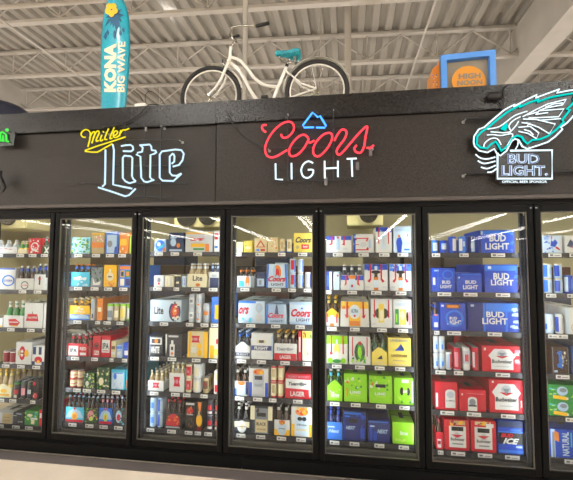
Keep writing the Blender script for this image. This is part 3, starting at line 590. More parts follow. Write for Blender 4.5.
bott(4, 2, 325, 339.2, 297, 308.5, 'Y', 'yellow gabled carrier', 'a', 'y', 'Y', 'r 0 0 1 .7 W; e .5 .5 .22 .4 M; r .36 0 .64 .25 O; r .1 .3 .2 1 R; r .8 .3 .9 1 R', gable=True, nb=2, back=1)
box(4, 2, 340, 369.6, 300, 'W', 'white basket carton with gold can', 'r 0 .72 1 1 Y; d 0 .74 1 1 OyY 14; r .2 .35 .26 1 R; p R .2 .35 .14 .5 .3 .42; r .78 .35 .84 1 R; p R .84 .35 .9 .5 .74 .42; r .3 .04 .7 .9 Y; e .5 .6 .2 .28 W; e .5 .6 .15 .2 M; t .38 .56 .62 .7 n 0 ULTRA; e .5 .44 .04 .05 R; r .32 .06 .68 .24 O', taper=.06, back=1)
box(4, 2, 370.8, 392.7, 299, 'W', 'white carton with yellow can window', 'e .5 .5 .34 .2 K; r .36 .18 .62 .84 y; r .42 .25 .56 .6 E; e .5 .72 .06 .06 Y; r .14 .35 .2 .98 R; p R .14 .35 .08 .46 .26 .42; r .8 .35 .86 .98 R; r .06 .1 .24 .16 w', d=.2, back=1)
box(4, 2, 393.3, 412, 299.5, 'W', 'white carton with green and gold cans', 'r .1 .12 .3 .66 G; r .14 .2 .22 .5 L; r .36 .12 .7 .66 y; e .5 .45 .12 .16 E; e .76 .4 .06 .18 K; r .82 .12 .96 .6 P; t .08 .78 .92 .88 I 0 VARIETY; r .1 .93 .9 .96 w', d=.2, back=1)
box(4, 3, 325.8, 348, 335.5, 'W', 'white carton with lime top', 'r 0 .7 1 1 L; r .22 .35 .28 1 R; p R .22 .3 .16 .42 .34 .38; r .76 .35 .82 1 R; e .5 .5 .13 .24 y; r .46 .7 .54 .86 M; e .5 .35 .1 .1 W; e .2 .12 .12 .1 L; e .8 .12 .12 .1 L; e .5 .1 .2 .07 G', d=.2)
box(4, 3, 349, 370.8, 336.5, 'W', 'white carton with green bottles', 'e .5 .45 .25 .35 g; r .4 .15 .62 .75 G; e .5 .45 .1 .2 L; r .44 .7 .56 .82 R; r .14 .3 .19 .98 R; r .82 .3 .87 .98 R; d .1 .1 .9 .28 GLlG 16', d=.2)
bott(4, 3, 371.5, 387.5, 332, 347.5, 'y', 'yellow carrier with shark fin', 'g', 'k', 'K', 'p n .35 .5 .7 .5 .65 .8 .52 .68; r .2 .2 .8 .3 C; r .05 .02 .95 .1 C', gable=True, nb=2, neck='k')
box(4, 3, 388.2, 411.4, 338, 'y', 'yellow carton with shark fin', 'p B .28 .55 .7 .55 .7 .62 .56 .8 .44 .66; p n .52 .6 .7 .6 .56 .78; t .08 .86 .9 .96 s 0 LANDSHARK; t .14 .32 .86 .42 A 0 LANDSHARK; r .2 .18 .8 .22 c; r .1 .04 .9 .08 C', d=.2)
bott(4, 4, 327, 342.6, 366.5, 380.5, 'L', 'lime gabled carrier', 'g', 'l', 'W', 't .25 .25 .8 .6 W 0 lime; d .05 .5 .95 .9 Wl 6', gable=True, nb=2, neck='T')
LM = 't .25 .3 .72 .4 W 0 LIME; t .3 .2 .7 .28 l 0 light; d .05 .5 .95 .95 GlW 12; e .15 .7 .06 .06 O'
box(4, 4, 344, 367.4, 374, 'L', 'lime green carton with small print', LM+';p O .1 .2 .16 .2 .16 .5 .1 .5', d=.2)
box(4, 4, 368.9, 392.6, 376, 'L', 'lime green carton with black slot', LM+';r .28 .58 .72 .7 K', d=.2)
box(4, 4, 394, 414, 378, 'L', 'lime green carton with black cutouts', 'e .4 .5 .1 .15 K; e .72 .5 .1 .15 K; r .46 .38 .68 .62 L; t .46 .45 .68 .55 W 0 LIME; r .4 .82 .75 .94 W; r .9 .1 .97 .9 W; d .05 .1 .9 .3 Gl 6', d=.2)
bott(4, 5, 327, 342.4, 407, 422, 'b', 'bright blue carrier', 'N', 'B', 'B', 't .1 .4 .8 .6 I .3 Next; r .05 .7 .5 .78 M', nb=2, back=1)
box(4, 5, 343, 366, 411.5, 'N', 'dark blue carton with slot', 'r .06 .9 .8 .96 b; e .45 .68 .22 .08 K; t .12 .38 .55 .5 I .3 NEXT; r .76 .1 .95 .45 B; r .04 0 .06 1 B; r .1 .8 .3 .85 b; d .6 .5 1 .9 B 8', d=.2)
box(4, 5, 367.8, 390.6, 420.5, 'N', 'low dark blue carton', 'r .04 .9 .9 .95 b; t .42 .42 .9 .6 I .3 NEXT; r .08 .1 .2 .8 B; r .25 .1 .4 .5 B; r .1 .7 .3 .76 M', d=.2)
box(4, 5, 392.4, 414.4, 422.5, 'L', 'lime green carton with slanting top', 't .35 .42 .72 .6 W 0 lime; r .05 .64 .1 .7 Y; r .9 .1 .96 .9 l; d .1 .1 .9 .3 l 4', d=.3)
# --- sixth door
BC = 'lab 0 .45 .2 .8 W;lab 0 .25 .3 .7 I'
cans(5, 0, 431.8, 439, 240, 'b', 'short blue can', BC, t=True)
cans(5, 0, 440.3, 448, 240, 'B', 'short royal blue can', 'lab 0 .45 .3 .75 I;lab 0 .2 .3 .6 W', t=False)
cans(5, 0, 449, 458, 236, 'B', 'tall blue can', 'lab .1 .3 .15 .85 W', t=False)
cans(5, 0, 459, 467.3, 236, 'b', 'tall blue can with side stripe', 'lab -.2 .3 .15 .85 W;lab .1 .2 .4 .7 I')
cans(5, 0, 468.3, 476.5, 236, 'N', 'tall dark blue can', 'lab .1 .35 .1 .8 I;lab 0 .2 .3 .6 W', t=False)
box(5, 0, 478.8, 515.4, 230, 'B', 'wide blue carton with white lettering', 'r .08 .85 .94 .95 b; r .04 .8 .12 .95 I; t .3 .5 .76 .8 W 0 BUD; t .18 .16 .84 .44 W 0 LIGHT; d .88 .1 .96 .9 b 5; r 0 0 .06 1 N', tw=.1, d=.4)
box(5, 1, 432, 455.4, 268, 'B', 'blue carton with low white lettering', 'e .7 .72 .24 .2 b; e .7 .72 .2 .16 B; t .44 .34 .8 .48 W 0 BUD; t .36 .16 .86 .3 W 0 LIGHT; r .04 .3 .14 .6 W; r .1 .86 .3 .92 I; r .25 0 .27 1 b', tw=.1)
box(5, 1, 457, 482.3, 273, 'B', 'low blue carton with white lettering', 't .34 .44 .78 .62 W 0 BUD; t .24 .16 .84 .38 W 0 LIGHT; r .06 .72 .12 .8 M; r .2 .9 .9 .94 b', tw=.1)
box(5, 1, 485, 518.6, 264.5, 'B', 'tall blue carton with white lettering', 'r 0 .78 1 .96 b; r .1 .84 .2 .94 M; t .26 .46 .74 .7 W 0 BUD; t .18 .26 .86 .46 W 0 LIGHT; d .86 .1 .98 .9 b 6', tw=.1, d=.4)
bott(5, 2, 432.8, 439.5, 302, 314, 'B', 'narrow blue carrier', 'a', 'B', 'k', 'r .2 .2 .8 .5 W; e .5 1 .3 .1 O', nb=1)
box(5, 2, 440.5, 466.3, 303, 'B', 'blue carton with orange slot', 'r .22 .8 .8 .96 A; r .28 .83 .72 .92 O; t .36 .4 .66 .5 W 0 BUD; t .26 .22 .86 .38 W 0 LIGHT; o .55 .45 .36 .3 b; r .04 .86 .14 .93 W', tw=.1)
box(5, 2, 468.4, 519.3, 303, 'B', 'widest blue carton with white lettering', 'r 0 0 .3 1 N; r .3 0 .34 1 b; r .36 .7 1 .98 b; r .74 0 .78 .7 b; t .36 .5 .72 .7 W 0 BUD; t .28 .26 .78 .48 W 0 LIGHT; r .05 .86 .12 .94 I; d .86 .05 .96 .95 I 7', tw=.1, d=.36)
cans(5, 3, 434, 446, 336, 'w', 'white and blue can', 'lab 0 .5 .25 .7 I;lab 0 .2 .2 .5 b;lab -.3 .15 .1 .9 M', n=2, high=2, deep=1)
cans(5, 3, 446, 453, 352, 'W', 'white can with red stripe', 'lab .2 .25 .1 .9 R;lab -.1 .25 .1 .9 I', t=False)
cans(5, 3, 453.7, 462, 347.5, 'R', 'red can', 'lab -.1 .3 .15 .8 P;band 0 .05 S', deep=4)
cans(5, 3, 463, 471.4, 347.5, 'W', 'white can with grey shield', 'lab -.1 .5 .3 .85 S;lab 0 .3 .4 .7 R;lab .3 .2 .1 .9 w', t=False, deep=4)
cans(5, 3, 472.3, 480.3, 347.5, 'R', 'red can with pale stripe', 'lab -.2 .2 .15 .8 w;lab .15 .2 .1 .8 r', t=False, deep=4)
BUD = 'p W %.2f .12 %.2f .12 %.2f .55 %.2f .72 %.2f .9 %.2f .9 %.2f .72 %.2f .55'
def budart(c, w, s='Budweiser'):
    q = w
    return ('p W %.3f .1 %.3f .1 %.3f .5 %.3f .62 %.3f .72 %.3f .88 %.3f .88 %.3f .72 %.3f .62 %.3f .5;' % (c-.8*q, c+.8*q, c+.8*q, c+q, c+.82*q, c+.55*q, c-.55*q, c-.82*q, c-q, c-.8*q)
            + 'e %.3f .7 %.3f .14 S; p R %.3f .62 %.3f .62 %.3f .52; p s %.3f .74 %.3f .74 %.3f .56; t %.3f .34 %.3f .48 k 0 %s; r %.3f .2 %.3f .23 S' % (c, q*.36, c-.5*q, c+.5*q, c, c-.25*q, c+.25*q, c, c-.74*q, c+.74*q, s, c-.5*q, c+.5*q))
box(5, 3, 482.3, 521.2, 346, 'R', 'wide red carton with white shield', budart(.52, .36)+'; r .05 .82 .1 .92 W; d .9 .1 .97 .9 WP 6', tw=.1, d=.4)
box(5, 4, 435.4, 458, 382, 'R', 'red carton with can print', 'r .45 .08 .9 .64 W; e .68 .64 .22 .1 W; e .68 .55 .16 .12 S; r .5 .3 .86 .36 k; r .02 .1 .12 .6 W; r .38 .1 .4 .9 r; t .52 .3 .84 .37 W 0 Bud', tw=.1)
box(5, 4, 459.3, 486.8, 389.5, 'R', 'low red carton with half can', 'r .32 .02 .66 .52 W; e .49 .54 .17 .12 W; e .49 .42 .12 .16 s; r .34 .22 .64 .3 k; r .08 .72 .14 .8 W; r .3 .8 .9 .82 P', tw=.1)
box(5, 4, 489.5, 524.5, 380, 'R', 'tall red carton with white shield', budart(.5, .42)+'; r .08 .9 .14 .96 W; r .9 .2 .94 .4 W', tw=.1, d=.4)
bott(5, 5, 436.4, 443.6, 415.5, 432, 'R', 'narrow red carrier', 'a', 'R', 'k', 'r .15 .1 .7 .6 W; r .2 .3 .65 .5 r', nb=1, neck='r')
box(5, 5, 444.8, 470, 420, 'R', 'left of two red cartons with slot', 'r .22 .84 .84 .97 c; d .26 .84 .8 .96 YRa 8; r .18 .1 .86 .8 W; r .28 .64 .76 .78 K; e .5 .5 .12 .1 S; p R .26 .52 .76 .52 .5 .42; t .24 .32 .8 .42 k 0 Budweiser; r .3 .2 .74 .24 s', tw=.1)
box(5, 5, 471.3, 496.8, 421, 'R', 'right of two red cartons with slot', 'r .16 .86 .8 .97 C; d .2 .86 .7 .96 YRa 8; r .14 .1 .84 .8 W; r .26 .62 .74 .76 K; e .5 .48 .12 .1 S; p R .24 .52 .74 .52 .5 .42; t .22 .3 .78 .4 k 0 Budweiser; r .3 .18 .72 .22 s; r .6 .8 .9 .92 W', tw=.1)
box(5, 5, 498.3, 523.8, 421, 'B', 'blue and black carton with white lettering', 'r 0 .3 1 .64 K; r 0 .8 1 1 n; r 0 .64 1 .68 b; r 0 .04 1 .12 b; t .12 .5 .6 .62 R .3 BUD; t .18 .3 .84 .48 W .4 ICE; r .7 .2 .95 .26 I; r .5 .7 .9 .76 b', tw=.1)
# --- rightmost door
box(6, 0, 543.8, 563, 235.5, 'M', 'white and blue star carton', 'd 0 0 .5 1 bIB 24; p B .35 .4 .6 .35 .75 .6 .6 .8 .5 .65 .4 .75; r .4 .8 .46 .95 R; p R .6 .3 .9 .12 .8 .3 .68 .38; r .86 .1 .98 .9 w', tw=.09)
box(6, 0, 565, 584, 235.5, 'W', 'white and navy star carton', 'p n .1 .4 .4 .3 .5 .6 .3 .8; p R .3 .4 .7 .15 .6 .35; r .6 .5 .9 .7 b', tw=.09)
cans(6, 1, 545, 554.3, 263.5, 'M', 'blue-spotted can', 'band .92 1.0 C;lab -.3 .4 .1 .9 b;lab .2 .3 .3 .7 I', high=2)
cans(6, 1, 556, 564.6, 263.5, 'I', 'blue and silver can', 'band .92 1.0 C;lab -.2 .4 .15 .85 B;lab .3 .3 .3 .8 w', high=2, t=False)
cans(6, 1, 566, 575.5, 275, 'B', 'blue can at the frame edge', 'lab -.3 .3 .1 .9 M;lab .2 .3 .2 .8 b')
cans(6, 2, 547.2, 555.8, 314, 'M', 'tall silver can', 'lab 0 .3 .2 .8 w;lab -.4 .2 .2 .5 b', deep=1)
cans(6, 2, 556.8, 565.6, 314, 'W', 'tall white can with blue side', 'lab -.3 .3 .1 .85 B;lab .2 .2 .2 .8 S', deep=1)
box(6, 2, 566.6, 590, 308, 'W', 'large white carton', 'r 0 0 .1 1 M; o .35 .25 .14 .16 c; r .5 .6 .9 .8 w', t=False)
box(6, 3, 552.5, 569.6, 347, 'a', 'brown carton with blue script', 'T .3 .2 .62 .85 b .3 Busch; d .6 .3 .9 .8 cEs 12; r .02 .02 .06 .98 s; r .1 .06 .3 .14 I; r .94 0 .97 1 s', tw=.1)
box(6, 3, 571.5, 590, 346, 'n', 'navy carton', 'r .1 .1 .4 .9 b', t=False)
GH = 'e .34 .6 .14 .3 I; e .36 .66 .09 .14 s; p Y .1 .12 .44 .02 .44 .24 .1 .34; r .44 .05 .48 .2 W; t .55 .2 .8 .4 l 0 Ale; d .02 .3 .18 .9 TlG 8'
box(6, 4, 549.5, 590, 401, 'G', 'lower green carton with grey helmet', GH, d=.3, name='beer_carton')
cx, w, h, z = slot(6, 4, 549.5, 590, 401)
o = carton_mb(w, slot(6, 4, 549.5, 590, 385)[2]-h-.004, .3, 'G', GH).build('beer_carton'); o.location = (cx, YF, z+h+.002); tag(o, 'upper green carton with grey helmet stacked on another, rightmost door', 'beer carton', 'beer cartons on the cooler shelves')
box(6, 5, 551, 590, 430, 'B', 'blue carton with upright lettering', 'r 0 0 .12 1 I; r .04 0 .1 .9 s; p O .1 .62 .22 .55 .22 .88 .1 .95; T .3 .08 .48 .92 M 0 NATURAL; r .52 .4 .56 .9 T; r .6 0 1 1 N; r .62 .5 .66 .9 b', d=.36, tw=.1)
shelves()
# ------------------------------------------------------------------ cases stacked behind the shelves
CB = [mat('case_board', '4a3e30', .7), mat('case_board_dark', '2e2b2a', .6), mat('case_board_grey', '55524c', .7), mat('case_board_blue', '27344f', .6), mat('case_board_red', '4c2422', .6)]
rr = random.Random(11); base_case = {}
for i in range(7):
    for q in range(2):
        x = POST[i]+.19+q*.385; z = .021; k = 0; top = 1.56+rr.uniform(-.06, .08)
        r = None
        while z < top:
            h = .26; m = MB(); c_ = rr.choice(CB); m.box((-.18, 0, 0), (.18, .4, h), c_, .004); m.box((-.12, -.001, h*.3), (.12, -.0002, h*.7), rr.choice(CB))
            o = m.build('stock_case'); o.location = (x, 1.02+rr.uniform(0, .03), z)
            tag(o, 'dull cardboard case %s in the %s back stack behind the %s glass door' % (['lowest', 'second', 'third', 'fourth', 'fifth', 'sixth', 'seventh', 'eighth'][k], ('near', 'far')[q], ORD[i]), 'stock case', 'cases stacked in the cold room'); z += h+.001; k += 1
# ------------------------------------------------------------------ fan coils and back-stock in the cold room
def fan_coil(px0, px1, py0, py1, fans, label):
    Y = 1.55; a = W(px0, py1, Y); b = W(px1, py0, Y); w = b.x-a.x; zt = 2.68
    r = tag(empty('evaporator_unit', (a.x, Y, a.z)), label, 'fan coil', 'fan coils under the cold room ceiling')
    m = MB(); m.box((0, 0, 0), (w, .45, zt-a.z), mat('coil_casing', 'f4edb8', .5), .01); m.build('casing', r)
    for f in fans:
        c = W(f[0], f[1], Y)-a; rad = f[2]
        m = MB(); m.lathe([(rad, -.002), (rad, -.03), (rad*.96, -.035), (rad*.9, -.01)], (c.x, 0, c.z), FANK, 28, 'y'); m.lathe([(rad*.9, -.012), (.0, -.008)], (c.x, 0, c.z), mat('fan_dark', '2e2d28', .7), 28, 'y')
        g = m.build('fan_shroud', r)
        m = MB()
        for k in range(1, 6):
            m.tube([(c.x+rad*k/5.5*math.cos(t*PI/12), -.032, c.z+rad*k/5.5*math.sin(t*PI/12)) for t in range(24)], .0022, FANK, 5, True)
        for k in range(6):
            t = k*PI/3; m.tube([(c.x, -.036, c.z), (c.x+rad*.95*math.cos(t), -.034, c.z+rad*.95*math.sin(t))], .0022, FANK, 5)
        m.lathe([(rad*.22, -.04), (rad*.2, -.034)], (c.x, 0, c.z), FANK, 16, 'y'); m.build('fan_guard', g)
fan_coil(-14, 27, 210, 229, [(9, 216, .125)], 'cream fan coil with round grille, seen through the leftmost glass door')
fan_coil(174, 224, 205, 227.5, [(187, 216.5, .125), (208, 216, .115)], 'cream fan coil with two round grilles, seen through the third glass door')
fan_coil(347, 383, 205, 225.5, [(368.5, 214, .105)], 'cream fan coil with one round grille, seen through the fifth glass door')
for k, x in enumerate((-1.2, .4, 2.0, 3.5, 5.2)):
    r = tag(empty('cold_room_light', (x, .85, 2.7)), 'white batten lamp on the cold room ceiling behind the %s glass door' % ('leftmost', 'second', 'fourth', 'fifth', 'rightmost')[k], 'light', 'lamps inside the cold room')
    m = MB(); m.box((-.3, -.04, -.03), (.3, .04, .018), WHITE, .005); m.build('lamp_body', r); m = MB(); m.box((-.28, -.03, -.045), (.28, .03, -.031), glow('batten', (1, .95, .8), 4)); m.build('diffuser', r)
    la = bpy.data.lights.new('batten', 'AREA'); la.shape = 'RECTANGLE'; la.size = .56; la.size_y = .06; la.energy = COLD_POWER; la.color = (1, .93, .72)
    lo = bpy.data.objects.new('batten_lamp', la); COL.objects.link(lo); lo.location = (x, .85, 2.65)
# ------------------------------------------------------------------ store strip lights (mirrored in the door glass)
SL = glow('strip_tube', (1, .97, .9), STRIP_POWER)
for k, ox in enumerate((-28, -22.6, -17, -11, -3.4, 4.5, 11.3, 17.2, 23.5)):
    r = tag(empty('strip_light', (CAM.x+ox, -28.5, 5.49)), 'long white strip light over the sales floor, the %s one' % ['leftmost','second','third','fourth','fifth','sixth','seventh','eighth','rightmost'][k], 'light', 'strip lights over the sales floor')
    m = MB(); m.box((-.14, -26.5, .0), (.14, 26.5, .07), STEEL); m.build('housing', r)
    m = MB(); m.box((-.12, -26.4, -.05), (.12, 26.4, -.001), SL); m.build('tube', r)
    m = MB()
    for y in (-20, -10, 0, 10, 20): m.tube([(0, y, .07), (0, y, ceil_z(CAM.x+ox, 0)-5.49)], .01, STEEL, 6)
    m.build('hanger', r)
def bay(x, y, z, label, power=FILL_LAMP_POWER):  # builds the one visible bulb and the added fill lamps alike
    r = tag(empty('bay_or_fill_lamp', (x, y, z)), label, 'light', 'high bay lamps')
    m = MB(); m.lathe([(.04, .2), (.05, .18), (.06, .1), (.08, .0), (.075, 0)], (0, 0, 0), WHITE, 16); m.build('lamp_shade', r)
    m = MB(); m.lathe([(.02, -.1), (.05, -.08), (.07, .0), (.06, .01)], (0, 0, 0), glow('bulb', (1, .98, .92), 9), 16); m.build('bulb', r)
    m = MB(); m.tube([(0, 0, .2), (0, 0, ceil_z(x, 0)-z+.02)], .012, STEEL, 6); m.build('stem', r)
    la = bpy.data.lights.new('bay', 'POINT'); la.energy = power; la.shadow_soft_size = .12; la.color = (1, .97, .93)
    lo = bpy.data.objects.new('bay_or_fill_light', la); COL.objects.link(lo); lo.location = (x, y, z-.2)
p = W(176, 2, 4.6); bay(p.x, p.y, p.z, 'bright white bulb hanging high above the step-through bicycle', 25)
for x, y, wh in ((-7.0, 5, 'leftmost of the nearer row'), (-3, 5, 'second of the nearer row'), (2, 5, 'third of the nearer row'), (7.5, 5, 'last of the nearer row'), (-6, 10.5, 'first of the far row'), (0, 10.5, 'middle of the far row'), (6, 10.5, 'last of the far row')):  # added lamps, out of sight below the header top, lighting the deck from below
    bay(x, y, 3.9, 'added fill lamp hidden behind the cooler header, '+wh)
# ------------------------------------------------------------------ roof steel
jn = 0
for y in (-2.7, -.6, 1.5, 3.6, 5.7, 7.8, 9.9, 12.0):
    jn += 1; wh = ['over the sales floor', 'over the camera aisle', 'nearest above the cooler', 'bearing the thick pipe', 'above the bicycle', 'behind the bicycle', 'second from the rear', 'rearmost'][jn-1]
    r = tag(empty('roof_joist', (0, y, ceil_z(0, y)-.02)), 'pale steel open-web roof joist, the one %s' % wh, 'roof joist', 'open web roof joists'); A, B = -14, 14
    zz = lambda x: -.031*x
    for nm, dz in (('top_chord', 0), ('bottom_chord', -.64)):
        m = MB(); m.add([(x, yy, zz(x)+dz+h) for x in (A, B) for yy in (-.06, .06) for h in (-.055, 0)], [(0, 1, 3, 2), (4, 6, 7, 5), (0, 4, 5, 1), (2, 3, 7, 6), (0, 2, 6, 4), (1, 5, 7, 3)], STEEL); m.build(nm, r)
    xx = -13.5; k = 0
    while xx < 13:
        for (a, za), (b, zb) in (((xx, -.6), (xx+.75, -.06)), ((xx+.75, -.06), (xx+1.5, -.6)), ((xx, -.6), (xx, -.06))):
            m = MB(); m.tube([(a, 0, zz(a)+za), (b, 0, zz(b)+zb)], .018, STEEL, 6); m.build('web_member', r)
        xx += 1.5
def run_pipe(name, label, a, b, rad, cat='pipe'):
    m = MB(); m.tube([a, b], rad, STEEL, 12); tag(m.build(name), label, cat)
# conduits and bridging that run away from the camera
for k, (ra, lb) in enumerate(((-1.38, 'over the surfboard'), (.335, 'beside the blue framed sign'))):
    x = CAM.x+ra*4.5; run_pipe('ceiling_conduit', 'pale straight conduit under the roof deck, the one %s' % lb, (x, .5, CAM.z+4.45), (x, 14, CAM.z+4.45), .022, 'conduit')
run_pipe('sprinkler_pipe', 'pale pipe running along the second steel joist above the bicycle', (-12, 3.35, 6.42+.37), (9, 3.35, 6.42-.28), .045)
for x0, x1, zb, wh in ((CAM.x+3.58, CAM.x+3.97, CAM.z+4.16, 'beyond the bird-head neon'), (CAM.x-10.6, CAM.x-10.15, CAM.z+4.5, 'above the navy dome')):
    m = MB(); zt = ceil_z(x1, 0)-.002
    m.box((x0, .5, zb), (x1, 15.5, zb+.03), STEEL); m.box((x0+.04, .5, zb+.03), (x1-.04, 15.5, zt), STEEL)
    tag(m.build('roof_girder'), 'deep pale roof girder running away from the cooler '+wh, 'girder')
p = W(245, 60, 1.25); run_pipe('support_pole', 'slim white vertical pole behind the bicycle handlebar', (p.x, 1.25, 2.885), (p.x, 1.25, ceil_z(p.x, 0)), .03, 'pole')
p = W(348, 60, 4.2); run_pipe('support_pole', 'pale vertical pole rising behind the rear bicycle wheel', (p.x, 4.2, 0.0), (p.x, 4.2, ceil_z(p.x, 0)-.03), .06, 'pole')
# ------------------------------------------------------------------ neon signs
NY = -.11
class Crop:
    def __init__(s, ox, oy, k, Y): s.ox, s.oy, s.k, s.Y = ox, oy, k, Y
    def __call__(s, x, y, Y=None): return W(s.ox+x/s.k, s.oy+y/s.k, s.Y if Y is None else Y)
def neon(c, lines, m, root, name, r=.0065, sm=True):
    mb = MB(); hook = MB()
    for ln in lines:
        cl = ln[0] == ln[-1]; pts = [c(*q) for q in (ln[:-1] if cl else ln)]
        s = smooth(pts, 5, cl) if sm and len(pts) > 2 else pts
        mb.tube(s, r, m, 8, cl)
    mb.v = [(v[0]-root.location.x, v[1]-root.location.y, v[2]-root.location.z) for v in mb.v]; return mb.build(name, root)
def rel(mb, root, name):
    mb.v = [(v[0]-root.location.x, v[1]-root.location.y, v[2]-root.location.z) for v in mb.v]; return mb.build(name, root)
def standoffs(c, pts, root):
    mb = MB()
    for q in pts:
        a = c(*q); mb.tube([(a.x, NY+.004, a.z), (a.x, -.045, a.z)], .004, mat('clear_post', '9a9a9a', .3), 6); mb.lathe([(.012, -.048), (.012, -.043)], (a.x, 0, a.z), mat('clear_post', '9a9a9a', .3), 8, 'y')
    rel(mb, root, 'standoff')
WR = mat('sign_wire', '1b1a1d', .4)
def grid_frame(c, lines, root):
    mb = MB()
    for a, b in lines: mb.tube([c(*a, NY+.022), c(*b, NY+.022)], .0048, WR, 6)
    rel(mb, root, 'sign_frame')
YEL = glow('neon_yellow', (1, .82, .02), 1.1); ICEW = glow('neon_pale', (.62, .85, 1), 1.25); RED = glow('neon_red', (1, .05, .07), 2.2); BLU = glow('neon_blue', (.06, .3, 1), 2.6)
WHT = glow('neon_white', (.8, .95, 1), 1.5); TEAL = glow('neon_teal', (0, .72, .66), 1.1); GRN = glow('neon_green', (.1, .85, .1), 1.1)
c = Crop(75, 120, 4.983, NY); p = c(300, 400)
r = tag(empty('neon_sign', (p.x, NY, p.z)), 'neon sign with yellow script over large pale blackletter lettering on black wall', 'neon sign')
neon(c, [[(52, 86), (38, 84), (30, 70), (40, 54), (58, 48), (74, 60), (76, 84), (70, 112), (64, 134)], [(72, 92), (84, 66), (96, 58), (98, 72), (90, 96), (84, 116)], [(90, 92), (104, 62), (116, 54), (120, 66), (108, 92), (106, 106), (118, 102)],
         [(134, 74), (126, 96), (128, 104), (140, 98)], [(140, 56), (143, 62)], [(168, 42), (154, 74), (148, 96), (160, 96)], [(196, 36), (182, 68), (174, 92), (186, 90)],
         [(190, 80), (206, 72), (212, 58), (202, 54), (192, 66), (192, 84), (206, 86), (222, 76)], [(230, 50), (224, 66), (222, 80)], [(226, 66), (238, 50), (250, 50), (270, 42)]], YEL, r, 'yellow_script_tube', .0058)
neon(c, [[(50, 152), (110, 130), (180, 108), (252, 84)], [(50, 156), (84, 160), (112, 160), (150, 138), (186, 118)]], YEL, r, 'yellow_underline_tube', .0058, False)
neon(c, [[(152, 148), (151, 230), (149, 320), (136, 332)], [(188, 122), (194, 150), (192, 230), (190, 322), (236, 332), (284, 342)], [(116, 336), (180, 356), (250, 380), (270, 374), (302, 342)]], ICEW, r, 'letter_l_tube', .0075, False)
neon(c, [[(230, 130), (250, 126), (276, 124), (288, 132), (290, 148), (280, 156), (240, 155)], [(274, 180), (246, 178), (238, 188), (238, 290), (252, 306), (272, 315), (302, 306)], [(276, 180), (286, 188), (284, 280), (292, 296), (302, 304)]], ICEW, r, 'letter_i_tube', .0075, False)
neon(c, [[(322, 126), (372, 122), (380, 132), (382, 150), (402, 153), (406, 160), (396, 168), (376, 174), (374, 286), (388, 300)], [(326, 126), (338, 138), (334, 158), (312, 163), (306, 172), (326, 182), (330, 288), (344, 306), (360, 310), (394, 298)]], ICEW, r, 'letter_t_tube', .0075, False)
neon(c, [[(530, 268), (490, 304), (436, 302), (422, 288), (422, 172), (434, 156), (500, 147), (530, 150), (542, 168), (536, 200), (518, 224), (488, 232)], [(488, 166), (472, 182), (472, 262), (484, 276), (506, 278), (530, 266)], [(490, 168), (496, 182), (494, 208), (482, 218)]], ICEW, r, 'letter_e_tube', .0075, False)
grid_frame(c, [((150, 60), (150, 170)), ((348, 20), (348, 390)), ((428, 30), (428, 400)), ((250, 100), (520, 100)), ((200, 230), (560, 230)), ((200, 320), (560, 318)), ((310, 385), (480, 385)), ((250, 20), (250, 330))], r)
standoffs(c, [(150, 60), (428, 30), (250, 330), (520, 100)], r)
mb = MB(); a = c(10, 310, -.06); b = c(150, 325, -.06); mb.tube([a, b], .004, WR, 6); rel(mb, r, 'sign_cable')
mb = MB(); q = c(352, 56, NY+.03); mb.lathe([(.012, 0), (.012, .03)], (q.x, q.y, q.z), mat('clear_post', '9a9a9a', .3), 8); rel(mb, r, 'tube_support')
c = Crop(255, 105, 4.584, NY); p = c(290, 345)
r = tag(empty('neon_sign', (p.x, NY, p.z)), 'neon sign with blue mountain, red script and white capitals on black wall', 'neon sign')
neon(c, [[(52, 92), (38, 92), (32, 102), (38, 116), (50, 124)], [(120, 134), (126, 148), (146, 148), (168, 130), (179, 106), (172, 84), (152, 76), (120, 88), (86, 118), (58, 160), (46, 200), (54, 230), (76, 240), (104, 232), (148, 206)],
         [(244, 152), (224, 136), (196, 148), (168, 180), (156, 212), (166, 234), (194, 228), (222, 200), (240, 170), (244, 152)], [(240, 166), (254, 172), (272, 162)],
         [(344, 128), (316, 134), (286, 162), (268, 196), (270, 226), (292, 235), (322, 210), (346, 174), (354, 144), (344, 128)],
         [(364, 164), (378, 136), (396, 114), (412, 114), (420, 128), (410, 156), (386, 188), (374, 212), (384, 228), (404, 214), (440, 172), (482, 124), (514, 98), (506, 150), (500, 190), (484, 218), (462, 214), (456, 198), (466, 184)], [(512, 196), (530, 196), (544, 184)]], RED, r, 'red_script_tube', .0075)
neon(c, [[(270, 102), (224, 103), (219, 94), (264, 34), (288, 56), (298, 50), (326, 96), (320, 104), (280, 103)]], BLU, r, 'blue_mountain_tube', .0075, False)
for ln in ([[(94, 268), (95, 340), (128, 342)]], [[(167, 266), (168, 340)]], [[(319, 256), (320, 336)]], [[(320, 291), (380, 288)]], [[(380, 256), (380, 330)]], [[(420, 247), (466, 245)]], [[(443, 247), (446, 328)]]):
    neon(c, ln, WHT, r, 'white_letter_tube', .0065, False)
neon(c, [[(266, 266), (244, 258), (222, 272), (212, 298), (220, 326), (242, 334), (262, 320), (266, 298), (242, 297)]], WHT, r, 'white_letter_tube', .0065)
grid_frame(c, [((150, 40), (150, 350)), ((360, 20), (360, 350)), ((60, 200), (540, 190)), ((60, 100), (540, 100)), ((90, 352), (470, 345))], r)
standoffs(c, [(150, 40), (360, 20), (60, 200), (540, 190)], r)
mb = MB(); mb.tube(smooth([c(-140, 20, -.075), c(-90, 100, -.08), (c(-30, 160, -.085)), c(40, 190, NY+.02)]), .004, WR, 6); rel(mb, r, 'power_cable')
for q in ((530, 215), (470, 280), (325, 350)):
    mb = MB(); a = c(*q, NY+.02); mb.box((a.x-.012, a.y-.01, a.z-.03), (a.x+.012, a.y+.01, a.z+.03), mat('electrode', '6a686c', .4), .003); rel(mb, r, 'electrode_cover')
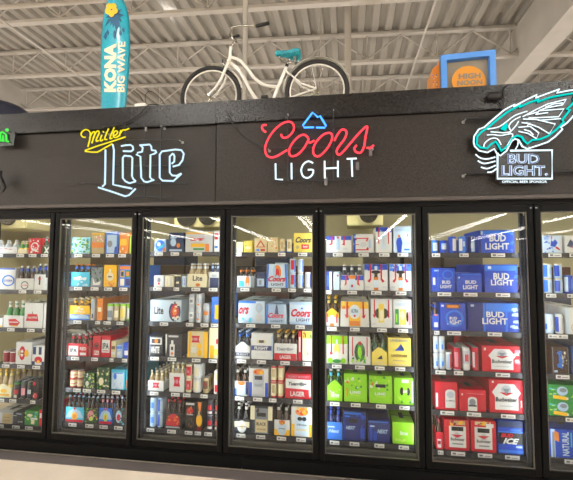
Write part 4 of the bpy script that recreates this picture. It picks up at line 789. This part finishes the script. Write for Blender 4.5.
# bird-head sign
c = Crop(470, 80, 4.36, NY); p = c(240, 470)
r = tag(empty('neon_sign', (p.x, NY, p.z)), 'teal and white bird-head neon sign above a lit boxed caption', 'neon sign')
outer = [(16, 270), (18, 245), (38, 215), (62, 206), (100, 172), (150, 130), (172, 118), (196, 106), (190, 116), (250, 84), (292, 64), (286, 78), (340, 58), (390, 40), (378, 56), (430, 46), (480, 40), (470, 70), (490, 66), (470, 110), (484, 108), (448, 160), (424, 186), (396, 206), (404, 214), (372, 246), (340, 270), (300, 284), (250, 300), (228, 290), (212, 262), (196, 256), (180, 268), (160, 308), (132, 330), (116, 318), (106, 300), (76, 316), (40, 308), (20, 288), (16, 270)]
inner = [(30, 268), (32, 246), (50, 226), (72, 212), (110, 180), (160, 142), (220, 108), (216, 118), (260, 98), (300, 84), (294, 96), (350, 76), (400, 66), (460, 56), (452, 86), (462, 86), (446, 104), (422, 128), (436, 130), (402, 174), (410, 182), (374, 218), (340, 244), (306, 258), (270, 262), (250, 278), (236, 264), (226, 248), (206, 242), (184, 252), (168, 284), (136, 310), (124, 284), (112, 268), (92, 280), (74, 298), (46, 294), (30, 280), (30, 268)]
mb = MB(); pts = [c(q[0]+(q[0]-220)*.02, q[1]+(q[1]-190)*.03) for q in outer[:-1]]; pts = [(v.x, v.z) for v in pts][::-1]
mb.prism(pts, NY+.012, NY+.018, mat('sign_acrylic', '0b0b0e', .25)); rel(mb, r, 'backing_panel')
neon(c, [outer], WHT, r, 'white_outline_tube', .0054, False); neon(c, [inner], TEAL, r, 'teal_outline_tube', .0068, False)
neon(c, [[(230, 160), (290, 128), (340, 104), (420, 84), (404, 108), (330, 122), (300, 134)], [(300, 134), (410, 126), (386, 160), (300, 164), (256, 166)], [(232, 170), (290, 172), (372, 192), (346, 234), (300, 206), (244, 186)], [(212, 206), (262, 202), (300, 230), (290, 256), (252, 232), (212, 224)], [(250, 152), (300, 138), (286, 150), (340, 142)], [(226, 186), (262, 190), (250, 198)], [(330, 118), (366, 104), (404, 100)], [(300, 176), (350, 172), (396, 168)], [(236, 216), (262, 224), (276, 240)]], WHT, r, 'feather_tube', .0042, False)
neon(c, [[(76, 214), (120, 206), (148, 190), (190, 158), (224, 144), (250, 136)], [(180, 224), (170, 200), (190, 176), (220, 160)], [(170, 232), (196, 204), (212, 180)], [(90, 226), (120, 228), (150, 230), (176, 226)], [(74, 240), (100, 238), (134, 242), (186, 236), (166, 280), (152, 300)], [(60, 296), (64, 276), (90, 256), (118, 256), (136, 282)], [(210, 262), (208, 284), (198, 302)]], WHT, r, 'face_line_tube', .0042)
mb = MB(); mb.add([c(*q, NY-.004) for q in ((132, 214), (146, 196), (162, 186), (164, 206), (154, 222))], [(0, 4, 3, 2, 1)], TEAL); mb.add([c(*q, NY-.001) for q in ((132, 214), (146, 196), (162, 186), (164, 206), (154, 222))], [(0, 1, 2, 3, 4)], TEAL); rel(mb, r, 'eye')
neon(c, [[(24, 324), (46, 340), (76, 344), (110, 336)], [(34, 352), (62, 364), (110, 354)], [(48, 380), (76, 386), (112, 372)], [(76, 402), (96, 400), (116, 386)]], WHT, r, 'neck_line_tube', .0052)
mb = MB(); q0, q1, q2, q3 = c(120, 430), c(358, 430), c(358, 308), c(120, 308)
mb.prism([(q0.x-.01, q0.z-.01), (q1.x+.01, q1.z-.01), (q2.x+.01, q2.z+.01), (q3.x-.01, q3.z+.01)], NY+.012, NY+.019, mat('sign_acrylic', '0b0b0e', .25)); rel(mb, r, 'caption_panel')
neon(c, [[(176, 308), (358, 306), (358, 430), (120, 430), (120, 318)]], WHT, r, 'box_outline_tube', .007, False)
FILL = glow('caption_glow', (.7, .85, 1), 1.1); DKB = mat('caption_dark', '3a4c8c', .4)
for s, b in (('BUD', (164, 366, 304, 322)), ('LIGHT.', (138, 418, 340, 372))):
    mb = MB()
    def fn(u, v, y): return c(b[0]+(b[2]-b[0])*u, b[1]+(b[3]-b[1])*v, y)
    put_text(mb, s, lambda u, v: fn(u, v, NY+.008), FILL, .045); rel(mb, r, 'lit_lettering')
    mb = MB(); put_text(mb, s, lambda u, v: fn(u*.985+.0075, v*.95+.025, NY+.006), DKB, -.012); rel(mb, r, 'dark_lettering')
mb = MB(); a, b2 = c(134, 450), c(342, 436)
mb.prism([(a.x, a.z), (b2.x, a.z), (b2.x, b2.z), (a.x, b2.z)], NY+.008, NY+.018, mat('sign_acrylic', '0b0b0e', .25)); put_text(mb, 'OFFICIAL BEER SPONSOR', lambda u, v: c(140+196*u, 449-11*v, NY+.006), WHT, .02); rel(mb, r, 'sponsor_strip')
grid_frame(c, [((260, 60), (260, 300)), ((60, 200), (60, 300))], r)
for a, b2 in (((-22, 170), (110, 166)), ((-22, 410), (118, 406)), ((362, 402), (560, 396))): mb = MB(); mb.tube([c(*a, NY+.03), c(*b2, NY+.03)], .009, RUB, 6); rel(mb, r, 'support_rail')
standoffs(c, [(-18, 170), (-18, 410), (260, 290)], r)
# small spot lamp on its bracket
r = tag(empty('sign_spot_lamp', W(504, 110, -.09)), 'small black lamp head on bracket beside the bird-head neon', 'lamp'); c = Crop(425, 40, 3.87, -.1)
mb = MB(); mb.tube([c(304, 180), c(303, 282)], .006, RUB, 8); mb.tube([c(316, 176), c(300, 196), c(286, 206)], .006, RUB, 8); rel(mb, r, 'bracket')
mb = MB(); q = c(270, 216); mb.lathe([(.012, -.05), (.026, -.04), (.03, .02), (.026, .045), (.01, .05)], (q.x, q.y, q.z), mat('lamp_head', '1c1b1e', .35), 14, 'x'); rel(mb, r, 'lamp_head')
# green sign and black bracket at the edge
c = Crop(0, 90, 4, NY); r = tag(empty('neon_sign', c(20, 215)), 'green neon lettering cut off at the frame edge', 'neon sign')
neon(c, [[(-30, 208), (-28, 170), (-8, 168), (-6, 206)], [(-2, 206), (2, 172), (8, 168), (16, 172), (24, 178), (26, 206), (34, 206)], [(8, 206), (12, 182), (14, 206)]], GRN, r, 'green_letter_tube', .008, False)
mb = MB(); q = c(28, 160); mb.lathe([(.015, -.004), (.015, .004)], (q.x, q.y, q.z), GRN, 12, 'y'); rel(mb, r, 'green_dot')
mb = MB(); a, b2 = c(-40, 224), c(52, 164); mb.prism([(a.x, a.z), (b2.x, a.z), (b2.x+.01, b2.z-.03), (b2.x, b2.z), (a.x, b2.z)], NY+.014, NY+.022, mat('sign_acrylic', '0b0b0e', .25)); mb.tube([c(50, 190, NY+.03), c(66, 172, NY+.04)], .012, RUB, 8); rel(mb, r, 'backing_panel')
r = tag(empty('wall_bracket', c(4, 410)), 'black bracket on the wall below the green neon', 'bracket')
mb = MB(); mb.tube([c(4, 322), c(-4, 340), c(8, 372), c(18, 392), c(8, 408)], [.012, .018, .022, .014, .01], RUB, 8); mb.tube([c(-20, 360), c(6, 372)], .02, RUB, 8); rel(mb, r, 'arm')
# ------------------------------------------------------------------ things on the cooler roof
# surfboard
SY = .3; c = Crop(80, 0, 4.17, SY); base = c(138, 470)
r = tag(empty('surfboard', (base.x, SY, 2.885)), 'tall turquoise surfboard with cream lettering standing on the cooler roof', 'surfboard')
side = [(86, 500, 188), (86, 452, 191), (87, 400, 196), (87, 340, 202), (86, 280, 206), (87, 200, 209), (90, 130, 208), (96, 75, 204), (103, 30, 192), (112, 5, 182), (122, -12, 172), (134, -24, 158), (143, -28, 150)]
TQ = mat('board_turquoise', '2cb0cc', .3, coat=.5, vary=.12, vscale=60)
mb = MB(); vs = []; fs = []; K = 10
for a, y, b in side:
    pa, pb = c(a, y), c(b, y); cx_ = (pa.x+pb.x)/2; hw = (pb.x-pa.x)/2; z = max((pa.z+pb.z)/2, 2.886)
    for k in range(K): t = 2*PI*k/K; vs.append((cx_+hw*math.cos(t), SY+.028*math.sin(t), z))
for j in range(len(side)-1):
    for k in range(K): fs.append((j*K+k, j*K+(k+1) % K, (j+1)*K+(k+1) % K, (j+1)*K+k))
mb.add(vs, fs, TQ, True); mb.add(vs[:K], [list(range(K))[::-1]], TQ); mb.add(vs[-K:], [list(range(K))], TQ); rel(mb, r, 'board')
mb = MB(); CR = mat('board_cream', 'f0e8d0', .5); FY = SY-.0295
put_text(mb, 'KONA', lambda u, v: c(152-52*v-5*u*0, 384-204*u, FY), CR, .06); rel(mb, r, 'large_lettering')
mb = MB(); put_text(mb, 'BIG WAVE', lambda u, v: c(186+4*u-32*v, 384-210*u, FY), CR, .03); rel(mb, r, 'small_lettering')
mb = MB(); LEAF = mat('board_leaf', '1f5f8a', .5)
rr = random.Random(3)
for k in range(11):
    a = -.4+k*.42; L = rr.uniform(55, 95); x0, y0 = 142, 62
    dx, dy = math.cos(a), math.sin(a)*1.0
    e = (x0+dx*L*.55, y0+dy*L)
    if e[0] > 196 or e[0] < 96 or e[1] < 5: continue
    nx, ny = -dy*7, dx*7
    mb.add([c(x0, y0, FY-.0003*k), c(x0+dx*L*.3+nx, y0+dy*L*.5+ny, FY-.0003*k), c(*e, FY-.0003*k), c(x0+dx*L*.3-nx, y0+dy*L*.5-ny, FY-.0003*k)], [(0, 1, 2, 3)], LEAF)
for k in range(9):
    x0, y0 = rr.uniform(100, 190), rr.uniform(80, 165); mb.add([c(x0-5, y0, FY-.0002), c(x0+4, y0+14, FY-.0002), c(x0+9, y0+2, FY-.0002), c(x0+2, y0-12, FY-.0002)], [(0, 1, 2, 3)], LEAF)
rel(mb, r, 'leaf_print')
mb = MB(); PY = mat('petal_yellow', 'f2c41c', .5); FC = FY-.009
for k in range(5):
    a = k*2*PI/5+.3; pts = []
    for t in range(9):
        q = 2*PI*t/8; pts.append((131+math.cos(a)*15+13*math.cos(q), 40+math.sin(a)*17+14*math.sin(q)))
    mb.add([c(*q, FC-.0003*k) for q in pts[:-1]], [list(range(8))], PY)
mb.add([c(131+3.5*math.cos(t), 40+3.5*math.sin(t), FC-.002) for t in [k*PI/4 for k in range(8)]], [list(range(8))], LEAF); rel(mb, r, 'hibiscus_print')
# bicycle
BY = .42; c = Crop(170, 10, 3.016, BY); p = c(280, 360)
bk = tag(empty('bicycle', (p.x, BY, 2.885)), 'white step-through cruiser bicycle with turquoise saddle on the cooler roof', 'bicycle')
def wheel(cx_, cy_, R):
    o = c(cx_, cy_); e = c(cx_+R, cy_); rad = (e-o).length-.018
    w = empty('wheel'); w.parent = bk; loc = Vector((o.x, BY, max(o.z, 2.885+rad+.022)))-Vector(bk.location); w.location = loc
    def ring(rr_, th, m, nm):
        mb = MB(); mb.tube([(rr_*math.cos(t*PI/20), 0, rr_*math.sin(t*PI/20)) for t in range(40)], th, m, 8, True); mb.build(nm, w)
    ring(rad, .021, TYRE, 'tyre'); ring(rad-.028, .0075, WHITE, 'rim')
    mb = MB()
    for k in range(24):
        t = k*PI/12; t2 = t+(.35 if k % 2 else -.35); mb.tube([(.02*math.cos(t2), (.02 if k % 4 < 2 else -.02), .02*math.sin(t2)), ((rad-.03)*math.cos(t), 0, (rad-.03)*math.sin(t))], .0016, CHROME, 5)
    mb.build('spokes', w); mb = MB(); mb.lathe([(.012, -.045), (.02, -.03), (.014, 0), (.02, .03), (.012, .045)], (0, 0, 0), CHROME, 12, 'y'); mb.build('hub', w)
    return w, rad
w1, rad1 = wheel(122, 268, 92); w2, rad2 = wheel(443, 272, 98)
def P3(x, y, dy=0): return c(x, y)+Vector((0, dy, 0))
def part(name, build):
    mb = MB(); build(mb); return rel(mb, bk, name)
H1 = Vector(w1.location)+Vector(bk.location); H2 = Vector(w2.location)+Vector(bk.location)
def frame(mb):
    mb.tube([P3(184, 112), P3(181, 140), P3(178, 160)], .017, WHITE, 10)
    mb.tube(smooth([P3(182, 142), P3(210, 152), P3(236, 180), P3(258, 208), P3(285, 226), P3(326, 232)]), .015, WHITE, 10)
    mb.tube(smooth([P3(179, 158), P3(206, 178), P3(226, 210), P3(246, 248), P3(270, 275), P3(306, 282)]), .016, WHITE, 10)
    mb.tube([P3(351, 172), P3(326, 232), P3(306, 284)], .016, WHITE, 10)
    for s in (-1, 1):
        mb.tube([P3(347, 182, .01*s), P3(396, 226, .035*s), H2+Vector((0, .045*s, 0))], .0085, WHITE, 8); mb.tube([P3(306, 284, .01*s), H2+Vector((0, .045*s, 0))], .0085, WHITE, 8)
part('frame', frame)
def fork(mb):
    for s in (-1, 1): mb.tube(smooth([P3(178, 160, .012*s), P3(170, 186, .04*s), P3(152, 226, .045*s), H1+Vector((0, .045*s, 0))]), [.016]*5+[.014]*6+[.011]*5, WHITE, 8)
    mb.tube([P3(179, 158, -.04), P3(179, 158, .04)], .014, WHITE, 8)
part('fork', fork)
def fend(cx_, cy_, R, a0, a1):
    def f(mb):
        pts = []; 
        o = Vector((cx_.x, BY, cx_.z))
        n = 14; vs = []
        for j in range(n+1):
            a = math.radians(a0+(a1-a0)*j/n)
            for k, (dy, dr) in enumerate(((-.03, -.006), (-.016, .006), (0, .01), (.016, .006), (.03, -.006))): vs.append((o.x+(R+dr)*math.cos(a), o.y+dy, o.z+(R+dr)*math.sin(a)))
        m0 = len(vs); fs = [(j*5+k, j*5+k+1, (j+1)*5+k+1, (j+1)*5+k) for j in range(n) for k in range(4)]; mb.add(vs, fs, WHITE, True)
        mb.tube([(o.x+R*math.cos(math.radians((a0+a1)/2))*.98, o.y+.03, o.z+R*math.sin(math.radians((a0+a1)/2))*.98), (o.x, o.y+.05, o.z)], .003, WHITE, 6)
    return f
part('front_fender', fend(H1, 0, rad1+.034, 92, 10)); part('rear_fender', fend(H2, 0, rad2+.034, 178, 24))
def bars(mb):
    mb.tube(smooth([P3(184, 112), P3(192, 98), P3(190, 86), P3(180, 82)]), .011, CHROME, 10)
    a = W(170+262/3.016, 10+48/3.016, BY-.2); b = P3(205, 68, -.1); mb.tube(smooth([P3(180, 84), P3(190, 74, -.06), b, a]), .009, CHROME, 8)
    d = W(170+196/3.016, 10+82/3.016, BY+.2); e = P3(192, 80, .1); mb.tube(smooth([P3(180, 84), P3(188, 78, .05), e, d]), .009, CHROME, 8)
part('handlebar', bars)
def grips(mb):
    mb.tube([W(170+260/3.016, 10+49/3.016, BY-.2), W(170+297/3.016, 10+40/3.016, BY-.25)], [.014, .017], RUB, 10)
part('grip', grips); part('grip', lambda mb: mb.tube([W(170+194/3.016, 10+82/3.016, BY+.195), W(170+206/3.016, 10+78/3.016, BY+.28)], [.014, .016], RUB, 10))
def brake(mb): mb.tube([P3(158, 150), P3(162, 172), P3(176, 176)], .006, RUB, 6); mb.tube([P3(160, 164), P3(178, 152)], .004, CHROME, 6); mb.lathe([(.018, -.02), (.018, .02)], tuple(P3(163, 168)), CHROME, 10, 'y')
part('brake', brake)
CHK = bpy.data.materials.new('saddle_check'); CHK.use_nodes = True; nt = CHK.node_tree; ck = nt.nodes.new('ShaderNodeTexChecker'); ck.inputs['Scale'].default_value = 60
ck.inputs['Color1'].default_value = (.03, .45, .55, 1); ck.inputs['Color2'].default_value = (.01, .2, .28, 1); tcn = nt.nodes.new('ShaderNodeTexCoord')
nt.links.new(tcn.outputs['Object'], ck.inputs['Vector']); nt.links.new(ck.outputs['Color'], nt.nodes['Principled BSDF'].inputs['Base Color'])
def saddle(mb):
    prof = [(318, 134, .018, 124), (332, 134, .025, 122), (346, 136, .04, 124), (362, 140, .07, 126), (378, 144, .09, 122), (390, 142, .085, 120), (395, 134, .06, 124)]
    vs = []
    for x, yb, hw, yt in prof:
        t, b_ = c(x, yt), c(x, yb+6)
        for k in range(10): a = 2*PI*k/10; vs.append((t.x, BY+hw*math.cos(a), (t.z+b_.z)/2+(t.z-b_.z)/2*math.sin(a)))
    n = len(prof); mb.add(vs, [(j*10+k, j*10+(k+1) % 10, (j+1)*10+(k+1) % 10, (j+1)*10+k) for j in range(n-1) for k in range(10)], CHK, True); mb.add(vs[:10], [list(range(10))[::-1]], CHK); mb.add(vs[-10:], [list(range(10))], CHK)
part('saddle', saddle)
def seatpost(mb):
    mb.tube([P3(354, 164), P3(360, 148)], .011, CHROME, 8); mb.tube([P3(350, 174), P3(354, 164)], .016, RUB, 8)
    for s in (-.045, .045):
        a = P3(378, 148, s); mb.tube([(a.x+.012*math.cos(k*.9), a.y+.012*math.sin(k*.9), a.z-k*.0014) for k in range(28)], .003, CHROME, 5)
    mb.tube([P3(330, 142), P3(356, 158), P3(380, 162)], .004, CHROME, 6)
part('seat_post', seatpost)
def crank(mb): mb.lathe([(.05, -.03), (.05, -.026), (.02, -.024)], tuple(P3(306, 284)), CHROME, 20, 'y'); mb.tube([P3(306, 284, -.05), P3(292, 276, -.055)], .007, CHROME, 6); mb.box(tuple(P3(292, 276, -.12)-Vector((.03, 0, .008))), tuple(P3(292, 276, -.06)+Vector((.03, 0, .008))), RUB)
part('crank', crank)
# framed box sign
BX = .35; c = Crop(425, 40, 3.87, BX); a0, a1 = c(64, 58), c(278, 36)
zb = 2.885; x0, x1, z1a, z1b = c(64, 190).x, c(278, 190).x, a0.z, a1.z
r = tag(empty('display_sign', ((x0+x1)/2, BX, zb)), 'blue-framed display box with orange disc standing on the cooler roof', 'sign box')
BF = mat('frame_blue', '5a9cf2', .4); t_ = .048
mb = MB(); sl = (z1b-z1a)/(x1-x0); tz = lambda x: z1a+sl*(x-x0)
mb.prism([(x0, zb), (x0+t_, zb), (x0+t_, tz(x0+t_)-t_), (x0, z1a-t_)], BX, BX+.3, BF); mb.prism([(x1-t_, zb), (x1, zb), (x1, z1b-t_), (x1-t_, tz(x1-t_)-t_)], BX, BX+.3, BF)
mb.prism([(x0, z1a-t_), (x1, z1b-t_), (x1, z1b), (x0, z1a)], BX, BX+.3, BF); mb.prism([(x0+t_, zb), (x1-t_, zb), (x1-t_, zb+t_), (x0+t_, zb+t_)], BX, BX+.3, BF); rel(mb, r, 'box_frame')
mb = MB(); mb.prism([(x0+t_, zb+t_), (x1-t_, zb+t_), (x1-t_, z1b-t_), (x0+t_, z1a-t_)], BX+.05, BX+.06, mat('box_back', '8f8676', .3, spec=.8)); rel(mb, r, 'back_panel')
mb = MB(); OR = mat('orange_disc', 'e0952a', .5); q = c(174, 152); pts = [c(174+66*math.cos(k*PI/16), 152+59*math.sin(k*PI/16)) for k in range(32)][::-1]
mb.prism([(v.x, v.z) for v in pts], BX+.03, BX+.045, OR); rel(mb, r, 'orange_disc')
mb = MB(); GT = mat('grey_letters', '8c8478', .5); put_text(mb, 'HIGH', lambda u, v: c(130+86*u, 152-22*v-4*u, BX+.028), GT, .05); put_text(mb, 'NOON', lambda u, v: c(124+98*u, 177-20*v-5*u, BX+.028), GT, .05); rel(mb, r, 'disc_lettering')
mb = MB(); SP = mat('side_orange', 'd98c3a', .5)
mb.add([(x0-.006, BX+.02, zb), (x0-.006, BX+.3, zb), (x0-.006, BX+.3, z1a-.05), (x0-.006, BX+.02, z1a-.02)], [(0, 3, 2, 1)], SP)
mb.prism([(x0-.055, zb), (x0-.003, zb), (x0-.003, z1a-.03), (x0-.05, z1a-.07)], BX+.1, BX+.34, SP)
rr = random.Random(5)
for k in range(40):
    z = rr.uniform(zb+.03, z1a-.12); xq = rr.uniform(x0-.048, x0-.012); mb.lathe([(.006, -.002), (.006, 0)], (xq, BX+.0995, z), pm('b' if k % 2 else 'C'), 6, 'y')
rel(mb, r, 'patterned_side')
# navy dome, junction box
p = W(-3, 112, .35); r = tag(empty('display_dome', (p.x, .35, 2.885)), 'navy rounded dome top on the cooler roof at the green neon end', 'display')
mb = MB(); R = W(24, 112, .35).x-p.x; zt = W(0, 105, .35).z
mb.lathe([(R, 0), (R, p.z-2.885-.02), (R*.97, p.z-2.885+.01), (R*.8, (zt-2.885)*.93), (R*.5, zt-2.885), (.01, zt-2.885+.02)], (0, 0, 0), mat('navy_dome', '262a3e', .4), 28); mb.build('dome', r)
mb = MB(); mb.lathe([(R+.006, 0), (R+.006, .03)], (0, 0, 0), RUB, 28); mb.build('base_ring', r)
c = Crop(80, 0, 4.17, .22); a, b2 = c(230, 460), c(278, 432); r = tag(empty('junction_box', ((a.x+b2.x)/2, .22, 2.885)), 'small white junction box with looping black cables beside the surfboard', 'junction box')
mb = MB(); mb.box((a.x, .2, 2.886), (b2.x, .27, b2.z), WHITE, .006); mb.box((a.x+.02, .21, b2.z), (b2.x-.02, .26, b2.z+.012), mat('box_knob', '8a8478', .4)); rel(mb, r, 'box_body')
mb = MB(); mb.tube(smooth([c(262, 436), c(256, 410), c(240, 392), c(222, 376)]), .0035, RUB, 6); mb.tube(smooth([c(276, 436), c(272, 400), c(290, 380), c(316, 392), c(340, 416), c(356, 440, .22)]), .0035, RUB, 6); rel(mb, r, 'cable')
c = Crop(110, 0, 4.1, -.075); mb = MB(); mb.tube(smooth([c(220, 434, .1), c(160, 430, -.078), c(120, 470, -.078), c(60, 505, -.078), c(-30, 520, -.078)]), .0045, RUB, 6); tag(mb.build('hanging_cable'), 'black cable drooping over the header between surfboard and yellow neon', 'cable')
